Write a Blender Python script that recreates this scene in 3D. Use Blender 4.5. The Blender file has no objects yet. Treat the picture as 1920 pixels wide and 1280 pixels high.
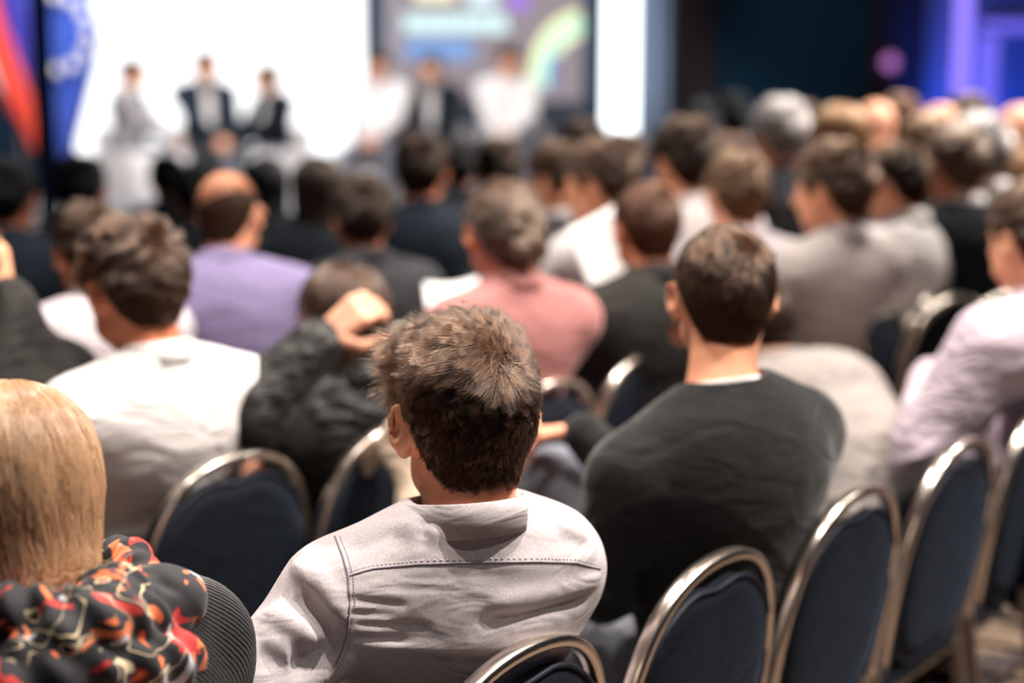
import bpy, math, random
import numpy as np
from mathutils import Vector, Matrix
random.seed(7); rng = np.random.default_rng(7)
SC = bpy.context.scene; COL = SC.collection
# ------------------------------------------------------------------ camera, world, lights, exposure
FPX = 2900.0; HZ = 150.0; CZ = 1.60
cd = bpy.data.cameras.new('camera'); cam = bpy.data.objects.new('camera', cd); COL.objects.link(cam)
cd.sensor_width = 36; cd.lens = 36*FPX/1920; cd.clip_start = .05; cd.clip_end = 200
PITCH = math.atan((640-HZ)/FPX)
cam.location = (0, 0, CZ); cam.rotation_euler = (math.pi/2-PITCH, 0, 0)
cd.dof.use_dof = True; cd.dof.focus_distance = 1.90; cd.dof.aperture_fstop = 1.55
SC.camera = cam
w = bpy.data.worlds.new('world'); SC.world = w; w.use_nodes = True
w.node_tree.nodes['Background'].inputs[0].default_value = (.30, .45, .75, 1)
w.node_tree.nodes['Background'].inputs[1].default_value = .022
def lamp(name, loc, target, power, size, col=(1, .90, .81), spot=None, blend=.6):
    ld = bpy.data.lights.new(name, 'SPOT' if spot else 'AREA')
    ld.energy = power; ld.color = col
    if spot: ld.spot_size = math.radians(spot); ld.spot_blend = blend; ld.shadow_soft_size = size
    else: ld.shape = 'DISK'; ld.size = size
    o = bpy.data.objects.new(name, ld); COL.objects.link(o); o.location = loc
    o.rotation_euler = (Vector(target)-Vector(loc)).to_track_quat('-Z', 'Y').to_euler(); o['kind'] = 'helper'
    return o
KEYC = (1, .905, .82)
lamp('spot_lamp', (2.7, 2.3, 4.9), (0, 2.2, 1.05), 760, .06, KEYC, 52)
lamp('spot_lamp', (.2, 1.3, 5.2), (0, 2.15, 1.1), 300, .06, KEYC, 56)
lamp('spot_lamp', (1.5, 3.6, 5.2), (.2, 2.5, 1), 520, .07, KEYC, 60)
lamp('spot_lamp', (2.6, .8, 4.6), (.3, 2.4, 1), 90, .05, KEYC, 60)
lamp('spot_lamp', (-1.6, 4.2, 5.2), (-.6, 3.4, 1), 620, .08, KEYC, 62)
lamp('spot_lamp', (3.4, 6.0, 5.2), (2.0, 5.8, 1), 900, .10, KEYC, 75)
lamp('spot_lamp', (.9, 6.8, 5.2), (.6, 6.4, 1), 380, .10, KEYC, 62)
lamp('spot_lamp', (4.6, 9.0, 5.2), (3.0, 8.2, 1), 1500, .10, KEYC, 75)
for (x, y) in ((-2.8, 1.2), (2.6, 3.6), (0, 7.4), (4.4, 4.4)):
    lamp('ceiling_lamp', (x, y, 5.6), (x, y, 0), 9, .35, (1, .86, .72))
lamp('stage_lamp', (-2.2, 10.5, 5.5), (-2.0, 15, 1), 900, .3, (1, .97, .95), 70)
lamp('stage_lamp', (.2, 10.5, 5.5), (-.2, 15, 1), 330, .3, (1, .97, .97), 60)
lamp('flag_fill', (-3.0, 8.8, 5.4), (-4.0, 12.5, 1.8), 900, .2, (1, .96, .93), 40)  # fill light added only to brighten the flags
SC.view_settings.view_transform = 'Standard'; SC.view_settings.look = 'None'
SC.view_settings.gamma = 1; SC.view_settings.use_curve_mapping = False
SC.view_settings.exposure = .70
SC.cycles.use_denoising = True
SC.cycles.max_bounces = 6; SC.cycles.sample_clamp_indirect = 6

def W(px, py, Y):
    "world point that the photograph shows at (px,py), at distance Y ahead of the camera"
    c, s = math.cos(PITCH), math.sin(PITCH)
    u = (px-960)/FPX; v = (640-py)/FPX
    d = np.array([u, c+v*s, v*c-s])
    return np.array([0, 0, CZ])+d*(Y/d[1])
# ------------------------------------------------------------------ materials
def mat(name, base, rough=.8, metal=0, **k):
    m = bpy.data.materials.new(name); m.use_nodes = True
    b = m.node_tree.nodes['Principled BSDF']
    b.inputs['Base Color'].default_value = (*base, 1); b.inputs['Roughness'].default_value = rough
    b.inputs['Metallic'].default_value = metal
    if 'spec' in k: b.inputs['Specular IOR Level'].default_value = k['spec']
    if 'sheen' in k: b.inputs['Sheen Weight'].default_value = k['sheen']; b.inputs['Sheen Roughness'].default_value = .4
    if 'sheen_tint' in k: b.inputs['Sheen Tint'].default_value = (*k['sheen_tint'], 1)
    if 'sss' in k:
        b.inputs['Subsurface Weight'].default_value = k['sss']; b.inputs['Subsurface Scale'].default_value = .012
        b.inputs['Subsurface Radius'].default_value = (1, .3, .15)
    if 'aniso' in k: b.inputs['Anisotropic'].default_value = k['aniso']
    return m
def N(m, t, **k):
    n = m.node_tree.nodes.new(t)
    for a, v in k.items():
        if hasattr(n, a): setattr(n, a, v)
        else: n.inputs[a.replace('_', ' ')].default_value = v
    return n
def L(m, a, b): m.node_tree.links.new(a, b)
def coords(m, scale=(1, 1, 1)):
    t = N(m, 'ShaderNodeTexCoord'); mp = N(m, 'ShaderNodeMapping'); mp.inputs['Scale'].default_value = scale
    L(m, t.outputs['Object'], mp.inputs['Vector']); return mp.outputs['Vector']
def ramp(m, stops, interp='LINEAR'):
    r = N(m, 'ShaderNodeValToRGB'); cr = r.color_ramp; cr.interpolation = interp
    while len(cr.elements) < len(stops): cr.elements.new(.5)
    for e, (p, c) in zip(cr.elements, stops): e.position = p; e.color = (*c, 1)
    return r
def bump_in(m, hsock, strength, dist, prev=None):
    b = N(m, 'ShaderNodeBump'); b.inputs['Strength'].default_value = strength; b.inputs['Distance'].default_value = dist
    L(m, hsock, b.inputs['Height'])
    if prev: L(m, prev, b.inputs['Normal'])
    return b.outputs['Normal']
def fabric(name, col, vary=.12, rough=.85, weave=900, folds=.006, sheen=.15, col2=None, mott=60, fscale=(9, 9, 22)):
    m = mat(name, col, rough, sheen=sheen, spec=.25); b = m.node_tree.nodes['Principled BSDF']
    v = coords(m)
    n = N(m, 'ShaderNodeTexNoise', Scale=float(mott*8), Detail=3.0); L(m, v, n.inputs['Vector'])
    c2 = col2 or tuple(c*(1-vary) for c in col); c3 = tuple(min(1, c*(1+vary)) for c in col)
    r = ramp(m, [(.3, c2), (.7, c3)]); L(m, n.outputs['Fac'], r.inputs['Fac']); L(m, r.outputs['Color'], b.inputs['Base Color'])
    f = N(m, 'ShaderNodeTexNoise', Scale=1.0, Detail=2.0, Distortion=1.2); L(m, coords(m, fscale), f.inputs['Vector'])
    nb = bump_in(m, f.outputs['Fac'], .7, folds*2)
    wv = N(m, 'ShaderNodeTexNoise', Scale=float(weave), Detail=1.0); L(m, v, wv.inputs['Vector'])
    L(m, bump_in(m, wv.outputs['Fac'], .35, .0008, nb), b.inputs['Normal'])
    return m
def skin(name, col):
    m = mat(name, col, .48, sss=.25, spec=.4); b = m.node_tree.nodes['Principled BSDF']
    n = N(m, 'ShaderNodeTexNoise', Scale=30.0, Detail=4.0); L(m, coords(m), n.inputs['Vector'])
    r = ramp(m, [(.3, (col[0]*.9, col[1]*.78, col[2]*.75)), (.7, tuple(min(1, c*1.08) for c in col))])
    L(m, n.outputs['Fac'], r.inputs['Fac']); L(m, r.outputs['Color'], b.inputs['Base Color'])
    p = N(m, 'ShaderNodeTexNoise', Scale=420.0, Detail=2.0); L(m, coords(m), p.inputs['Vector'])
    L(m, bump_in(m, p.outputs['Fac'], .3, .0012), b.inputs['Normal']); return m
def hairm(name, col, tip=None):
    "scalp layer and strand material pair"
    m = mat(name+'_layer', tuple(c*.6 for c in col), .8, spec=.08); b = m.node_tree.nodes['Principled BSDF']
    n = N(m, 'ShaderNodeTexNoise', Scale=1.0, Detail=5.0, Distortion=.8); L(m, coords(m, (160, 60, 30)), n.inputs['Vector'])
    r = ramp(m, [(.3, tuple(c*.22 for c in col)), (.7, tuple(c*.7 for c in col))])
    L(m, n.outputs['Fac'], r.inputs['Fac']); L(m, r.outputs['Color'], b.inputs['Base Color'])
    L(m, bump_in(m, n.outputs['Fac'], .8, .006), b.inputs['Normal'])
    s = mat(name+'_strand', col, .30, spec=.9); b = s.node_tree.nodes['Principled BSDF']
    hi = N(s, 'ShaderNodeHairInfo')
    r = ramp(s, [(0, tuple(c*.18 for c in col)), (.5, tuple(c*.8 for c in col)), (1, tuple(min(1, c*1.4) for c in (tip or tuple(c*1.6 for c in col))))])
    mm = N(s, 'ShaderNodeMath', operation='MULTIPLY_ADD'); mm.inputs[1].default_value = .45; L(s, hi.outputs['Intercept'], mm.inputs[0]); m2 = N(s, 'ShaderNodeMath', operation='MULTIPLY'); m2.inputs[1].default_value = .6; L(s, hi.outputs['Random'], m2.inputs[0]); L(s, m2.outputs[0], mm.inputs[2]); L(s, r.outputs['Color'], b.inputs['Base Color'])
    hb = N(s, 'ShaderNodeBsdfHairPrincipled'); hb.parametrization = 'COLOR'; hb.inputs['Roughness'].default_value = .28; hb.inputs['Radial Roughness'].default_value = .5; hb.inputs['Coat'].default_value = .0
    tn = N(s, 'ShaderNodeTexNoise', Scale=85.0, Detail=3.0, Distortion=.6); L(s, coords(s, (1.3, .6, 1)), tn.inputs['Vector']); tr = ramp(s, [(.40, (.05, .045, .04)), (.56, (1, 1, 1))]); L(s, tn.outputs['Fac'], tr.inputs['Fac'])
    mx = N(s, 'ShaderNodeMix', data_type='RGBA', blend_type='MULTIPLY'); mx.inputs[0].default_value = 1.0 if col[0] < .4 else .35; L(s, r.outputs['Color'], mx.inputs[6]); L(s, tr.outputs['Color'], mx.inputs[7])
    L(s, mx.outputs[2], hb.inputs['Color']); (L(s, hb.outputs[0], s.node_tree.nodes['Material Output'].inputs['Surface']) if col[0] < .7 else None)
    return m, s
    return m, s
def emis(name, col, st):
    m = mat(name, (0, 0, 0), .5); b = m.node_tree.nodes['Principled BSDF']
    b.inputs['Emission Color'].default_value = (*col, 1); b.inputs['Emission Strength'].default_value = st; return m

SKIN = skin('skin_warm', (.88, .44, .27)); SKIN_P = skin('skin_pale', (.86, .47, .32)); SKIN_D = skin('skin_tan', (.70, .27, .15))
EYEW = mat('eye_white', (.8, .78, .75), .2); IRIS = mat('iris_brown', (.05, .03, .02), .15)
H_BRN = hairm('hair_brown', (.085, .040, .022), (.42, .235, .145)); H_DRK = hairm('hair_dark', (.035, .018, .010), (.16, .085, .05))
H_BLK = hairm('hair_black', (.010, .012, .015)); H_LBR = hairm('hair_light_brown', (.26, .13, .065), (.55, .34, .19))
H_GRY = hairm('hair_grey', (.22, .135, .09), (.52, .36, .25)); H_BLD = hairm('hair_blond', (.84, .55, .33), (1.0, .86, .66))
H_AUB = hairm('hair_auburn', (.42, .18, .07)); H_WHT = hairm('hair_white', (.42, .37, .36)); H_RED = hairm('hair_chestnut', (.13, .05, .025), (.30, .14, .07))
METAL = mat('satin_steel', (.80, .71, .63), .24, 1.0); METAL_D = mat('satin_steel_leg', (.55, .48, .42), .32, 1.0)
VELV = fabric('navy_velvet', (.0012, .0042, .0095), .3, .8, 500, .003, .10); VELV.node_tree.nodes['Principled BSDF'].inputs['Sheen Tint'].default_value = (.35, .5, .8, 1)
SHOE = mat('black_leather', (.012, .012, .014), .35); PIPE = mat('dark_piping', (.01, .014, .03), .6)
TROU = fabric('dark_trousers', (.018, .022, .030), folds=.006); JEANS = fabric('grey_jeans', (.16, .17, .205), .2, weave=700)

# ------------------------------------------------------------------ object helpers
def link(o, parent=None):
    COL.objects.link(o)
    if parent is not None: o.parent = parent
    return o
def setmat(o, *ms):
    for i, m in enumerate(ms):
        while len(o.data.materials) <= i: o.data.materials.append(m)
        o.material_slots[i].link = 'OBJECT'; o.material_slots[i].material = m
def mesh_np(name, V, F, smooth=True):
    me = bpy.data.meshes.new(name); me.vertices.add(len(V)); me.vertices.foreach_set('co', np.asarray(V, np.float32).ravel())
    F = np.asarray(F, np.int32); k = F.shape[1]
    me.loops.add(F.size); me.loops.foreach_set('vertex_index', F.ravel())
    me.polygons.add(len(F)); me.polygons.foreach_set('loop_start', np.arange(0, F.size, k, dtype=np.int32))
    me.polygons.foreach_set('loop_total', np.full(len(F), k, np.int32))
    me.update(calc_edges=True); me.validate()
    if smooth: me.polygons.foreach_set('use_smooth', np.ones(len(me.polygons), bool))
    return me
def obj(name, me, m, parent=None, loc=None, R=None):
    o = bpy.data.objects.new(name, me); link(o, parent)
    if m is not None: setmat(o, m)
    if R is not None: o.matrix_local = Matrix.Translation(Vector(loc if loc is not None else (0, 0, 0))) @ Matrix(np.asarray(R).tolist()).to_4x4()
    elif loc is not None: o.location = Vector(loc)
    return o
def thing(name, label, cat, loc=(0, 0, 0), rz=0, group=None, scale=(1, 1, 1)):
    o = bpy.data.objects.new(name, None); link(o); o.location = Vector(loc); o.rotation_euler = (0, 0, rz); o.scale = scale
    o['label'] = label; o['category'] = cat; o.empty_display_size = .1
    if group: o['group'] = group
    return o
def tag(o, label, cat, group=None, kind=None):
    o['label'] = label; o['category'] = cat
    if group: o['group'] = group
    if kind: o['kind'] = kind
    return o
class MB:
    def __init__(s): s.v = []; s.f = []
    def box(s, c, d, R=None):
        c = np.array(c, float); n = len(s.v)
        for i in (-1, 1):
            for j in (-1, 1):
                for k in (-1, 1):
                    q = np.array([i*d[0]/2, j*d[1]/2, k*d[2]/2]); q = (np.asarray(R)@q) if R is not None else q
                    s.v.append(c+q)
        for f in ((0, 1, 3, 2), (4, 6, 7, 5), (0, 4, 5, 1), (2, 3, 7, 6), (0, 2, 6, 4), (1, 5, 7, 3)): s.f.append([n+a for a in f])
        return s
    def sweep(s, pts, prof, closed=False, up=(0, 1, 0)):
        "sweep 2D profile (list of (a,b)) along pts; a along up x tangent, b along up"
        pts = [np.array(p, float) for p in pts]; n0 = len(s.v); m = 0; K = len(pts)
        for i, p in enumerate(pts):
            a = pts[(i-1) % K] if (closed or i > 0) else p; b = pts[(i+1) % K] if (closed or i < K-1) else p
            t = b-a; t /= np.linalg.norm(t)+1e-9; u = np.array(up, float); u = u-t*np.dot(u, t); u /= np.linalg.norm(u)+1e-9
            sd = np.cross(t, u)
            pr = prof(i/(K-1)) if callable(prof) else prof; m = len(pr)
            for (x, y) in pr: s.v.append(p+sd*x+u*y)
        for i in range(K if closed else K-1):
            for j in range(m):
                a = n0+i*m+j; b = n0+i*m+(j+1) % m; c = n0+((i+1) % K)*m+(j+1) % m; d = n0+((i+1) % K)*m+j
                s.f.append([a, b, c, d])
        if not closed:
            for base in (n0, n0+(K-1)*m):
                for j in range(1, m-1, 2): s.f.append([base, base+j, base+j+1, base+min(j+2, m-1)] if j+2 < m else [base, base+j, base+j+1, base+j+1])
        return s
    def tube(s, pts, r, n=8, closed=False, up=(0, 1, 0.01)):
        rr = (lambda t: r) if not callable(r) else r
        return s.sweep(pts, (lambda t: [(rr(t)*math.cos(a), rr(t)*math.sin(a)) for a in [2*math.pi*k/n for k in range(n)]]), closed, up)
    def build(s, name, m, parent=None, bevel=0, smooth=True, kind=None, loc=None):
        me = bpy.data.meshes.new(name); F = [list(dict.fromkeys(f)) for f in s.f]; me.from_pydata([tuple(v) for v in s.v], [], F); me.validate()
        if smooth: me.polygons.foreach_set('use_smooth', np.ones(len(me.polygons), bool))
        o = obj(name, me, m, parent, loc)
        if bevel:
            b = o.modifiers.new('bevel', 'BEVEL'); b.width = bevel; b.segments = 2; b.limit_method = 'ANGLE'
        if kind: o['kind'] = kind
        return o
# ------------------------------------------------------------------ signed-distance modelling
F32 = np.float32
def A(*x): return np.array(x, F32)
def nrm(v): v = np.asarray(v, float); return v/(np.linalg.norm(v)+1e-9)
def smin(a, b, k):
    h = np.maximum(k-np.abs(a-b), 0)/k; return np.minimum(a, b)-h*h*k*.25
def smax(a, b, k): return -smin(-a, -b, k)
def ell(P, c, r, R=None):
    q = P-np.asarray(c, F32)
    if R is not None: q = q@np.asarray(R, F32)
    r = np.asarray(r, F32); a = q/r; k0 = np.sqrt((a*a).sum(1))+1e-6; b = a/r; k1 = np.sqrt((b*b).sum(1))+1e-6
    return k0*(k0-1)/k1
def cone(P, a, b, ra, rb, flat=1., ax=(0, 1, 0)):
    a = np.asarray(a, F32); b = np.asarray(b, F32); ab = b-a; v = P-a
    t = np.clip((v@ab)/(ab@ab+1e-9), 0, 1); d = v-t[:, None]*ab
    if flat != 1: ax = np.asarray(ax, F32); d = d+((flat-1)*(d@ax))[:, None]*ax
    return (np.sqrt((d*d).sum(1))-(ra+(rb-ra)*t))/(1+(flat-1)*.5)
def seg(P, a, b):
    a = np.asarray(a, F32); b = np.asarray(b, F32); ab = b-a; v = P-a
    t = np.clip((v@ab)/(ab@ab+1e-9), 0, 1); d = v-t[:, None]*ab
    return np.sqrt((d*d).sum(1)), t
def surf(f, lo, hi, h, B=8):
    lo = np.asarray(lo, float); n = (np.ceil((np.asarray(hi, float)-lo)/h/B).astype(int))
    ci = np.stack(np.meshgrid(*[np.arange(k) for k in n], indexing='ij'), -1).reshape(-1, 3)
    cv = f((lo+(ci+.5)*B*h-h*.5).astype(F32)); act = np.abs(cv) < B*h*.87*1.6+.022
    Fv = np.repeat(np.repeat(np.repeat(np.where(cv < 0, -1., 1.).reshape(n).astype(F32), B, 0), B, 1), B, 2)
    a = ci[act]; off = np.stack(np.meshgrid(*[np.arange(B)]*3, indexing='ij'), -1).reshape(-1, 3)
    for s in range(0, len(a), 600):
        ii = (a[s:s+600, None, :]*B+off[None]).reshape(-1, 3); Fv[ii[:, 0], ii[:, 1], ii[:, 2]] = f((lo+ii*h).astype(F32))
    ins = Fv < 0; c = np.zeros(np.array(Fv.shape)-1, np.int8)
    for i in (0, 1):
        for j in (0, 1):
            for k in (0, 1): c += ins[i:i+c.shape[0], j:j+c.shape[1], k:k+c.shape[2]]
    cells = np.argwhere((c > 0) & (c < 8)); idx = np.full(c.shape, -1, np.int32); idx[tuple(cells.T)] = np.arange(len(cells))
    acc = np.zeros((len(cells), 3)); cnt = np.zeros(len(cells))
    cor = [(i, j, k) for i in (0, 1) for j in (0, 1) for k in (0, 1)]
    val = {q: Fv[cells[:, 0]+q[0], cells[:, 1]+q[1], cells[:, 2]+q[2]] for q in cor}
    for q in cor:
        for ax in range(3):
            if q[ax] == 0:
                r = list(q); r[ax] = 1; r = tuple(r); va, vb = val[q], val[r]; m = (va < 0) != (vb < 0)
                t = np.where(m, va/(va-vb+1e-12), 0); p = np.tile(np.array(q, float), (len(cells), 1)); p[:, ax] = t
                acc += np.where(m[:, None], p, 0); cnt += m
    V = lo+(cells+acc/cnt[:, None])*h; FC = []
    for ax in range(3):
        s0 = [slice(None)]*3; s1 = [slice(None)]*3; s0[ax] = slice(0, -1); s1[ax] = slice(1, None)
        e = np.argwhere(ins[tuple(s0)] != ins[tuple(s1)]); u, v = (ax+1) % 3, (ax+2) % 3
        e = e[(e[:, u] > 0) & (e[:, v] > 0) & (e[:, u] < Fv.shape[u]-1) & (e[:, v] < Fv.shape[v]-1)]
        if not len(e): continue
        du = np.zeros(3, int); du[u] = 1; dv = np.zeros(3, int); dv[v] = 1
        q = np.stack([idx[tuple((e-du-dv).T)], idx[tuple((e-dv).T)], idx[tuple(e.T)], idx[tuple((e-du).T)]], 1)
        fl = ~ins[tuple(e.T)]; q[fl] = q[fl][:, ::-1]; FC.append(q)
    FC = np.concatenate(FC); FC = FC[(FC >= 0).all(1)]
    return V, FC
def rotz(d): a = math.radians(d); return np.array([[math.cos(a), -math.sin(a), 0], [math.sin(a), math.cos(a), 0], [0, 0, 1.]])
def rotx(d): a = math.radians(d); return np.array([[1, 0, 0], [0, math.cos(a), -math.sin(a)], [0, math.sin(a), math.cos(a)]])
def roty(d): a = math.radians(d); return np.array([[math.cos(a), 0, math.sin(a)], [0, 1, 0], [-math.sin(a), 0, math.cos(a)]])

# ------------------------------------------------------------------ head and hair (head frame: x right, y forward, z up)
def cranium(P): return ell(P, (0, -.018, .028), (.077, .097, .088))
def head_sdf(P, ears=True):
    d = cranium(P)
    d = smin(d, ell(P, (0, .025, -.030), (.060, .066, .076)), .04)
    d = smin(d, ell(P, (0, .050, -.088), (.030, .028, .024)), .03)
    X = P.copy(); X[:, 0] = np.abs(X[:, 0])
    d = smin(d, ell(X, (.045, .028, -.062), (.018, .036, .022)), .03)
    d = smin(d, ell(X, (.030, .066, -.018), (.022, .018, .016)), .02)
    d = smin(d, ell(X, (.028, .078, .022), (.026, .012, .008)), .015)
    d = smax(d, -ell(X, (.031, .098, .003), (.017, .017, .011)), .012)
    d = smin(d, cone(P, (0, .088, .012), (0, .108, -.024), .006, .011), .012)
    d = smin(d, ell(X, (.011, .097, -.027), (.008, .010, .007)), .006)
    d = smin(d, ell(P, (0, .086, -.052), (.023, .011, .006)), .006)
    d = smin(d, ell(P, (0, .084, -.061), (.019, .011, .006)), .004)
    if ears:
        R = rotz(-38)@rotx(-8)
        e = ell(X, (.086, -.006, .002), (.0085, .0240, .0300), R)
        e = smin(e, ell(X, (.080, .005, -.026), (.008, .011, .012), R), .01)
        e = smax(e, -ell(X, (.0955, -.002, .005), (.008, .0145, .020), R), .006)
        d = smin(d, e, .008)
    return d
def hairline(P, style):
    th = np.degrees(np.abs(np.arctan2(P[:, 0], -(P[:, 1]+.01))))   # 0 = back, 180 = front
    tab = {'short': ([0, 35, 62, 80, 98, 112, 130, 150, 180], [-.074, -.072, -.050, .006, .016, -.004, .045, .064, .068]),
           'thin': ([0, 35, 62, 80, 98, 112, 130, 150, 180], [-.078, -.076, -.045, .006, .018, .02, .07, .09, .10])}
    t = tab['thin' if style == 'thin' else 'short']
    return np.interp(th, *t)
def hair_sdf(P, style):
    t = {'hero': .006, 'crop': .007, 'short': .013, 'wavy': .016, 'thin': .003, 'bun': .012, 'long': .018, 'bob': .010}[style]
    base = smin(cranium(P), cone(P, (0, -.045, -.01), (0, -.04, -.09), .055, .052), .03)
    base = smin(base, ell(P, (0, .01, .0), (.073, .080, .08)), .02)
    hl = hairline(P, style); up = P[:, 2]-hl
    th = t*np.clip(up/.05+.15, .1, 1)
    if style in ('short', 'wavy', 'hero', 'crop'): th = th+np.clip((P[:, 2]-.05)/.06, 0, 1)*(.012 if style in ('short', 'wavy') else (.006 if style == 'hero' else .002))
    if style in ('wavy', 'short', 'bun'): th = th+.0035*np.sin(70*P[:, 0]+5*np.sin(40*P[:, 2]))*np.sin(60*P[:, 2]+40*P[:, 1])
    d = smax(base-th, -up, .006)
    if style == 'thin': d = smax(d, P[:, 2]-.050-.02*np.sin(30*P[:, 0]), .012)
    if style == 'bun':
        b = ell(P, (.016, -.122, -.040), (.044, .032, .036)); b = b-.004*np.sin(110*P[:, 0]+80*P[:, 2])
        d = d-.005*np.clip(P[:, 2]/.05, 0, 1)*np.abs(np.sin(45*P[:, 0]+25*P[:, 1]))
        b = smin(b, cone(P, (-.06, -.075, .0), (.05, -.115, .0), .014, .016), .01)
        d = smin(d, b, .008); d = smin(d, ell(P, (-.02, -.115, .012), (.024, .020, .018)), .01)
    if style in ('long', 'bob'):
        bot = -.27 if style == 'long' else -.070
        c = cone(P, (0, -.030, .02), (0, -.052, bot), .094 if style == 'long' else .083, .082 if style == 'long' else .066, 1.08)
        c = c+.003*np.sin(90*np.arctan2(P[:, 0], -P[:, 1])+6*np.sin(25*P[:, 2]))*np.clip((.05-P[:, 2])/.05, 0, 1)
        face = ell(P, (0, .085, -.05), (.066, .085, .125)); c = smax(c, -face, .015)
        if style == 'bob': c = smax(c, -(P[:, 2]+.086+.020*np.clip(-P[:, 1]/.1, -1, 1)), .02)
        d = smin(d, c, .02)
    return d
def samples_on(V, Fq, n):
    a, b, c, dd = (V[Fq[:, i]] for i in range(4)); nr = np.cross(b-a, dd-a)+np.cross(dd-c, b-c); ar = np.linalg.norm(nr, axis=1)
    k = rng.choice(len(Fq), n, p=ar/ar.sum()); u = rng.random((n, 1)); v = rng.random((n, 1))
    p = a[k]*(1-u)*(1-v)+b[k]*u*(1-v)+c[k]*u*v+dd[k]*(1-u)*v
    return p, nr[k]/(ar[k][:, None]+1e-12)
def snoise(P, s, f):
    return np.sin(f*P[:, 0]*1.1+s)*np.cos(f*P[:, 1]*.9+2*s)+np.sin(f*P[:, 2]+3*s+1.3*np.sin(f*.7*P[:, 0]+s))*.8
HAIR = {}
def hair_data(style):
    if style in HAIR: return HAIR[style]
    h = .0035 if style in ('hero', 'crop', 'bob') else .005
    zlo = -.38 if style == 'long' else -.15
    V, Fq = surf(lambda P: hair_sdf(P, style), (-.13, -.19, zlo), (.13, .14, .16), h)
    n, K = {'hero': (60000, 8), 'crop': (42000, 5), 'short': (9000, 5), 'wavy': (12000, 6), 'thin': (5000, 4), 'bun': (10000, 6), 'long': (12000, 9), 'bob': (42000, 9)}[style]
    rad = {'hero': .00024, 'crop': .00030, 'bob': .00035}.get(style, .0006)
    P, Nn = samples_on(V, Fq, n)
    whorl = np.array([.030, -.088, .072]) if style in ('hero', 'crop') else np.array([.01, -.085, .075])
    away = P-whorl; dw = np.linalg.norm(away, axis=1, keepdims=True); away = away/(dw+1e-6)
    tang = away-(away*Nn).sum(1, keepdims=True)*Nn
    sw = np.exp(-(dw/.05)**2)*1.1; tang = tang*np.cos(sw)+np.cross(Nn, tang)*np.sin(sw)
    down = np.array([0, -.0, -1.])-Nn*(Nn@np.array([0, 0, -1.]))[:, None]
    top = np.clip((P[:, 2:3]-.02)/.06, 0, 1)
    if style in ('hero', 'crop', 'short', 'wavy', 'thin'):
        d = tang+down*(1-top)*.5
        Ls = {'hero': .056, 'crop': .016, 'short': .026, 'wavy': .032, 'thin': .010}[style]
        frac = np.clip((P[:, 2:3]-(.015 if style == 'hero' else -.02))/.075, 0, 1)
        Lg = Ls*(.20+.80*frac**1.2); lift = .30 if style == 'hero' else .45
        if style == 'hero':
            # swept quiff at the front, growing longer towards the man's left
            fr = np.clip((P[:, 1:2]-.0)/.07, 0, 1)*top; Lg = Lg*(1+.75*fr); lf = np.clip((-P[:, 0:1]+.01)/.05, 0, 1)*fr
            d = d+lf*np.array([-1.2, .35, .35])+fr*np.array([-.25, .1, .45])
    elif style == 'bun':
        tgt = np.array([.01, -.12, -.01])-P; tl = np.linalg.norm(tgt, axis=1, keepdims=True); d = tgt/tl; d = d-(d*Nn).sum(1, keepdims=True)*Nn; Lg = .04+0*top; lift = .12
    else:
        part = np.array([.01, -.02, .118])-P; d = -part/np.linalg.norm(part, axis=1, keepdims=True)*top+down*(1.1-top)
        d = d-(d*Nn).sum(1, keepdims=True)*Nn; Lg = (.075 if style == 'bob' else .09)+0*top; lift = .02 if style == 'bob' else .05
    d = d/(np.linalg.norm(d, axis=1, keepdims=True)+1e-6)
    jit = np.exp(-(dw/.016)**2)*.9; d = d*(1-jit)+jit*rng.normal(0, 1, d.shape); d = d-(d*Nn).sum(1, keepdims=True)*Nn; d = d/(np.linalg.norm(d, axis=1, keepdims=True)+1e-6)
    # locks: neighbouring strands share a bend
    cf = {'hero': 75, 'crop': 110, 'bob': 60}.get(style, 70)
    ca = snoise(P, 1.7, cf)*(.38 if style in ('hero', 'wavy') else .22); bi = np.cross(Nn, d)
    d = d+bi*ca[:, None]+bi*rng.normal(0, .18 if style != 'bob' else .07, (n, 1))
    d = d/np.linalg.norm(d, axis=1, keepdims=True)
    lf2 = lift*(1+.5*snoise(P, 4.1, cf*.8)[:, None])+rng.normal(0, .12 if style not in ('bob', 'long', 'bun') else .04, (n, 1)); lf2 = np.clip(lf2, .03, 1.4)
    Lg = Lg*(1+rng.normal(0, .15, (n, 1))); curl = rng.normal(0, .12, (n, 1))+.25*snoise(P, 2.2, cf)[:, None]*(1 if style in ('hero', 'wavy') else .3)
    pts = np.zeros((n, K, 3)); base = P-Nn*.0015; long_ = style in ('bob', 'long', 'bun')
    if long_:
        q = P.copy(); dd = d.copy(); e = .002; pts[:, 0] = base; tl = (.0015+.004*rng.random(n))
        for k in range(1, K):
            q = q+dd*Lg/(K-1); qf = q.astype(F32); f0 = hair_sdf(qf, style); g = np.stack([hair_sdf(qf+A(e, 0, 0), style)-f0, hair_sdf(qf+A(0, e, 0), style)-f0, hair_sdf(qf+A(0, 0, e), style)-f0], 1)/e
            g = g/(np.linalg.norm(g, axis=1, keepdims=True)+1e-6); q = q-g*np.clip(f0-tl*k/K*1.6, -.01, .01)[:, None]
            dd = dd+(np.array([0, 0, -.25]) if style != 'bun' else 0); dd = dd-(dd*g).sum(1, keepdims=True)*g; dd /= np.linalg.norm(dd, axis=1, keepdims=True)+1e-6; pts[:, k] = q
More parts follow.
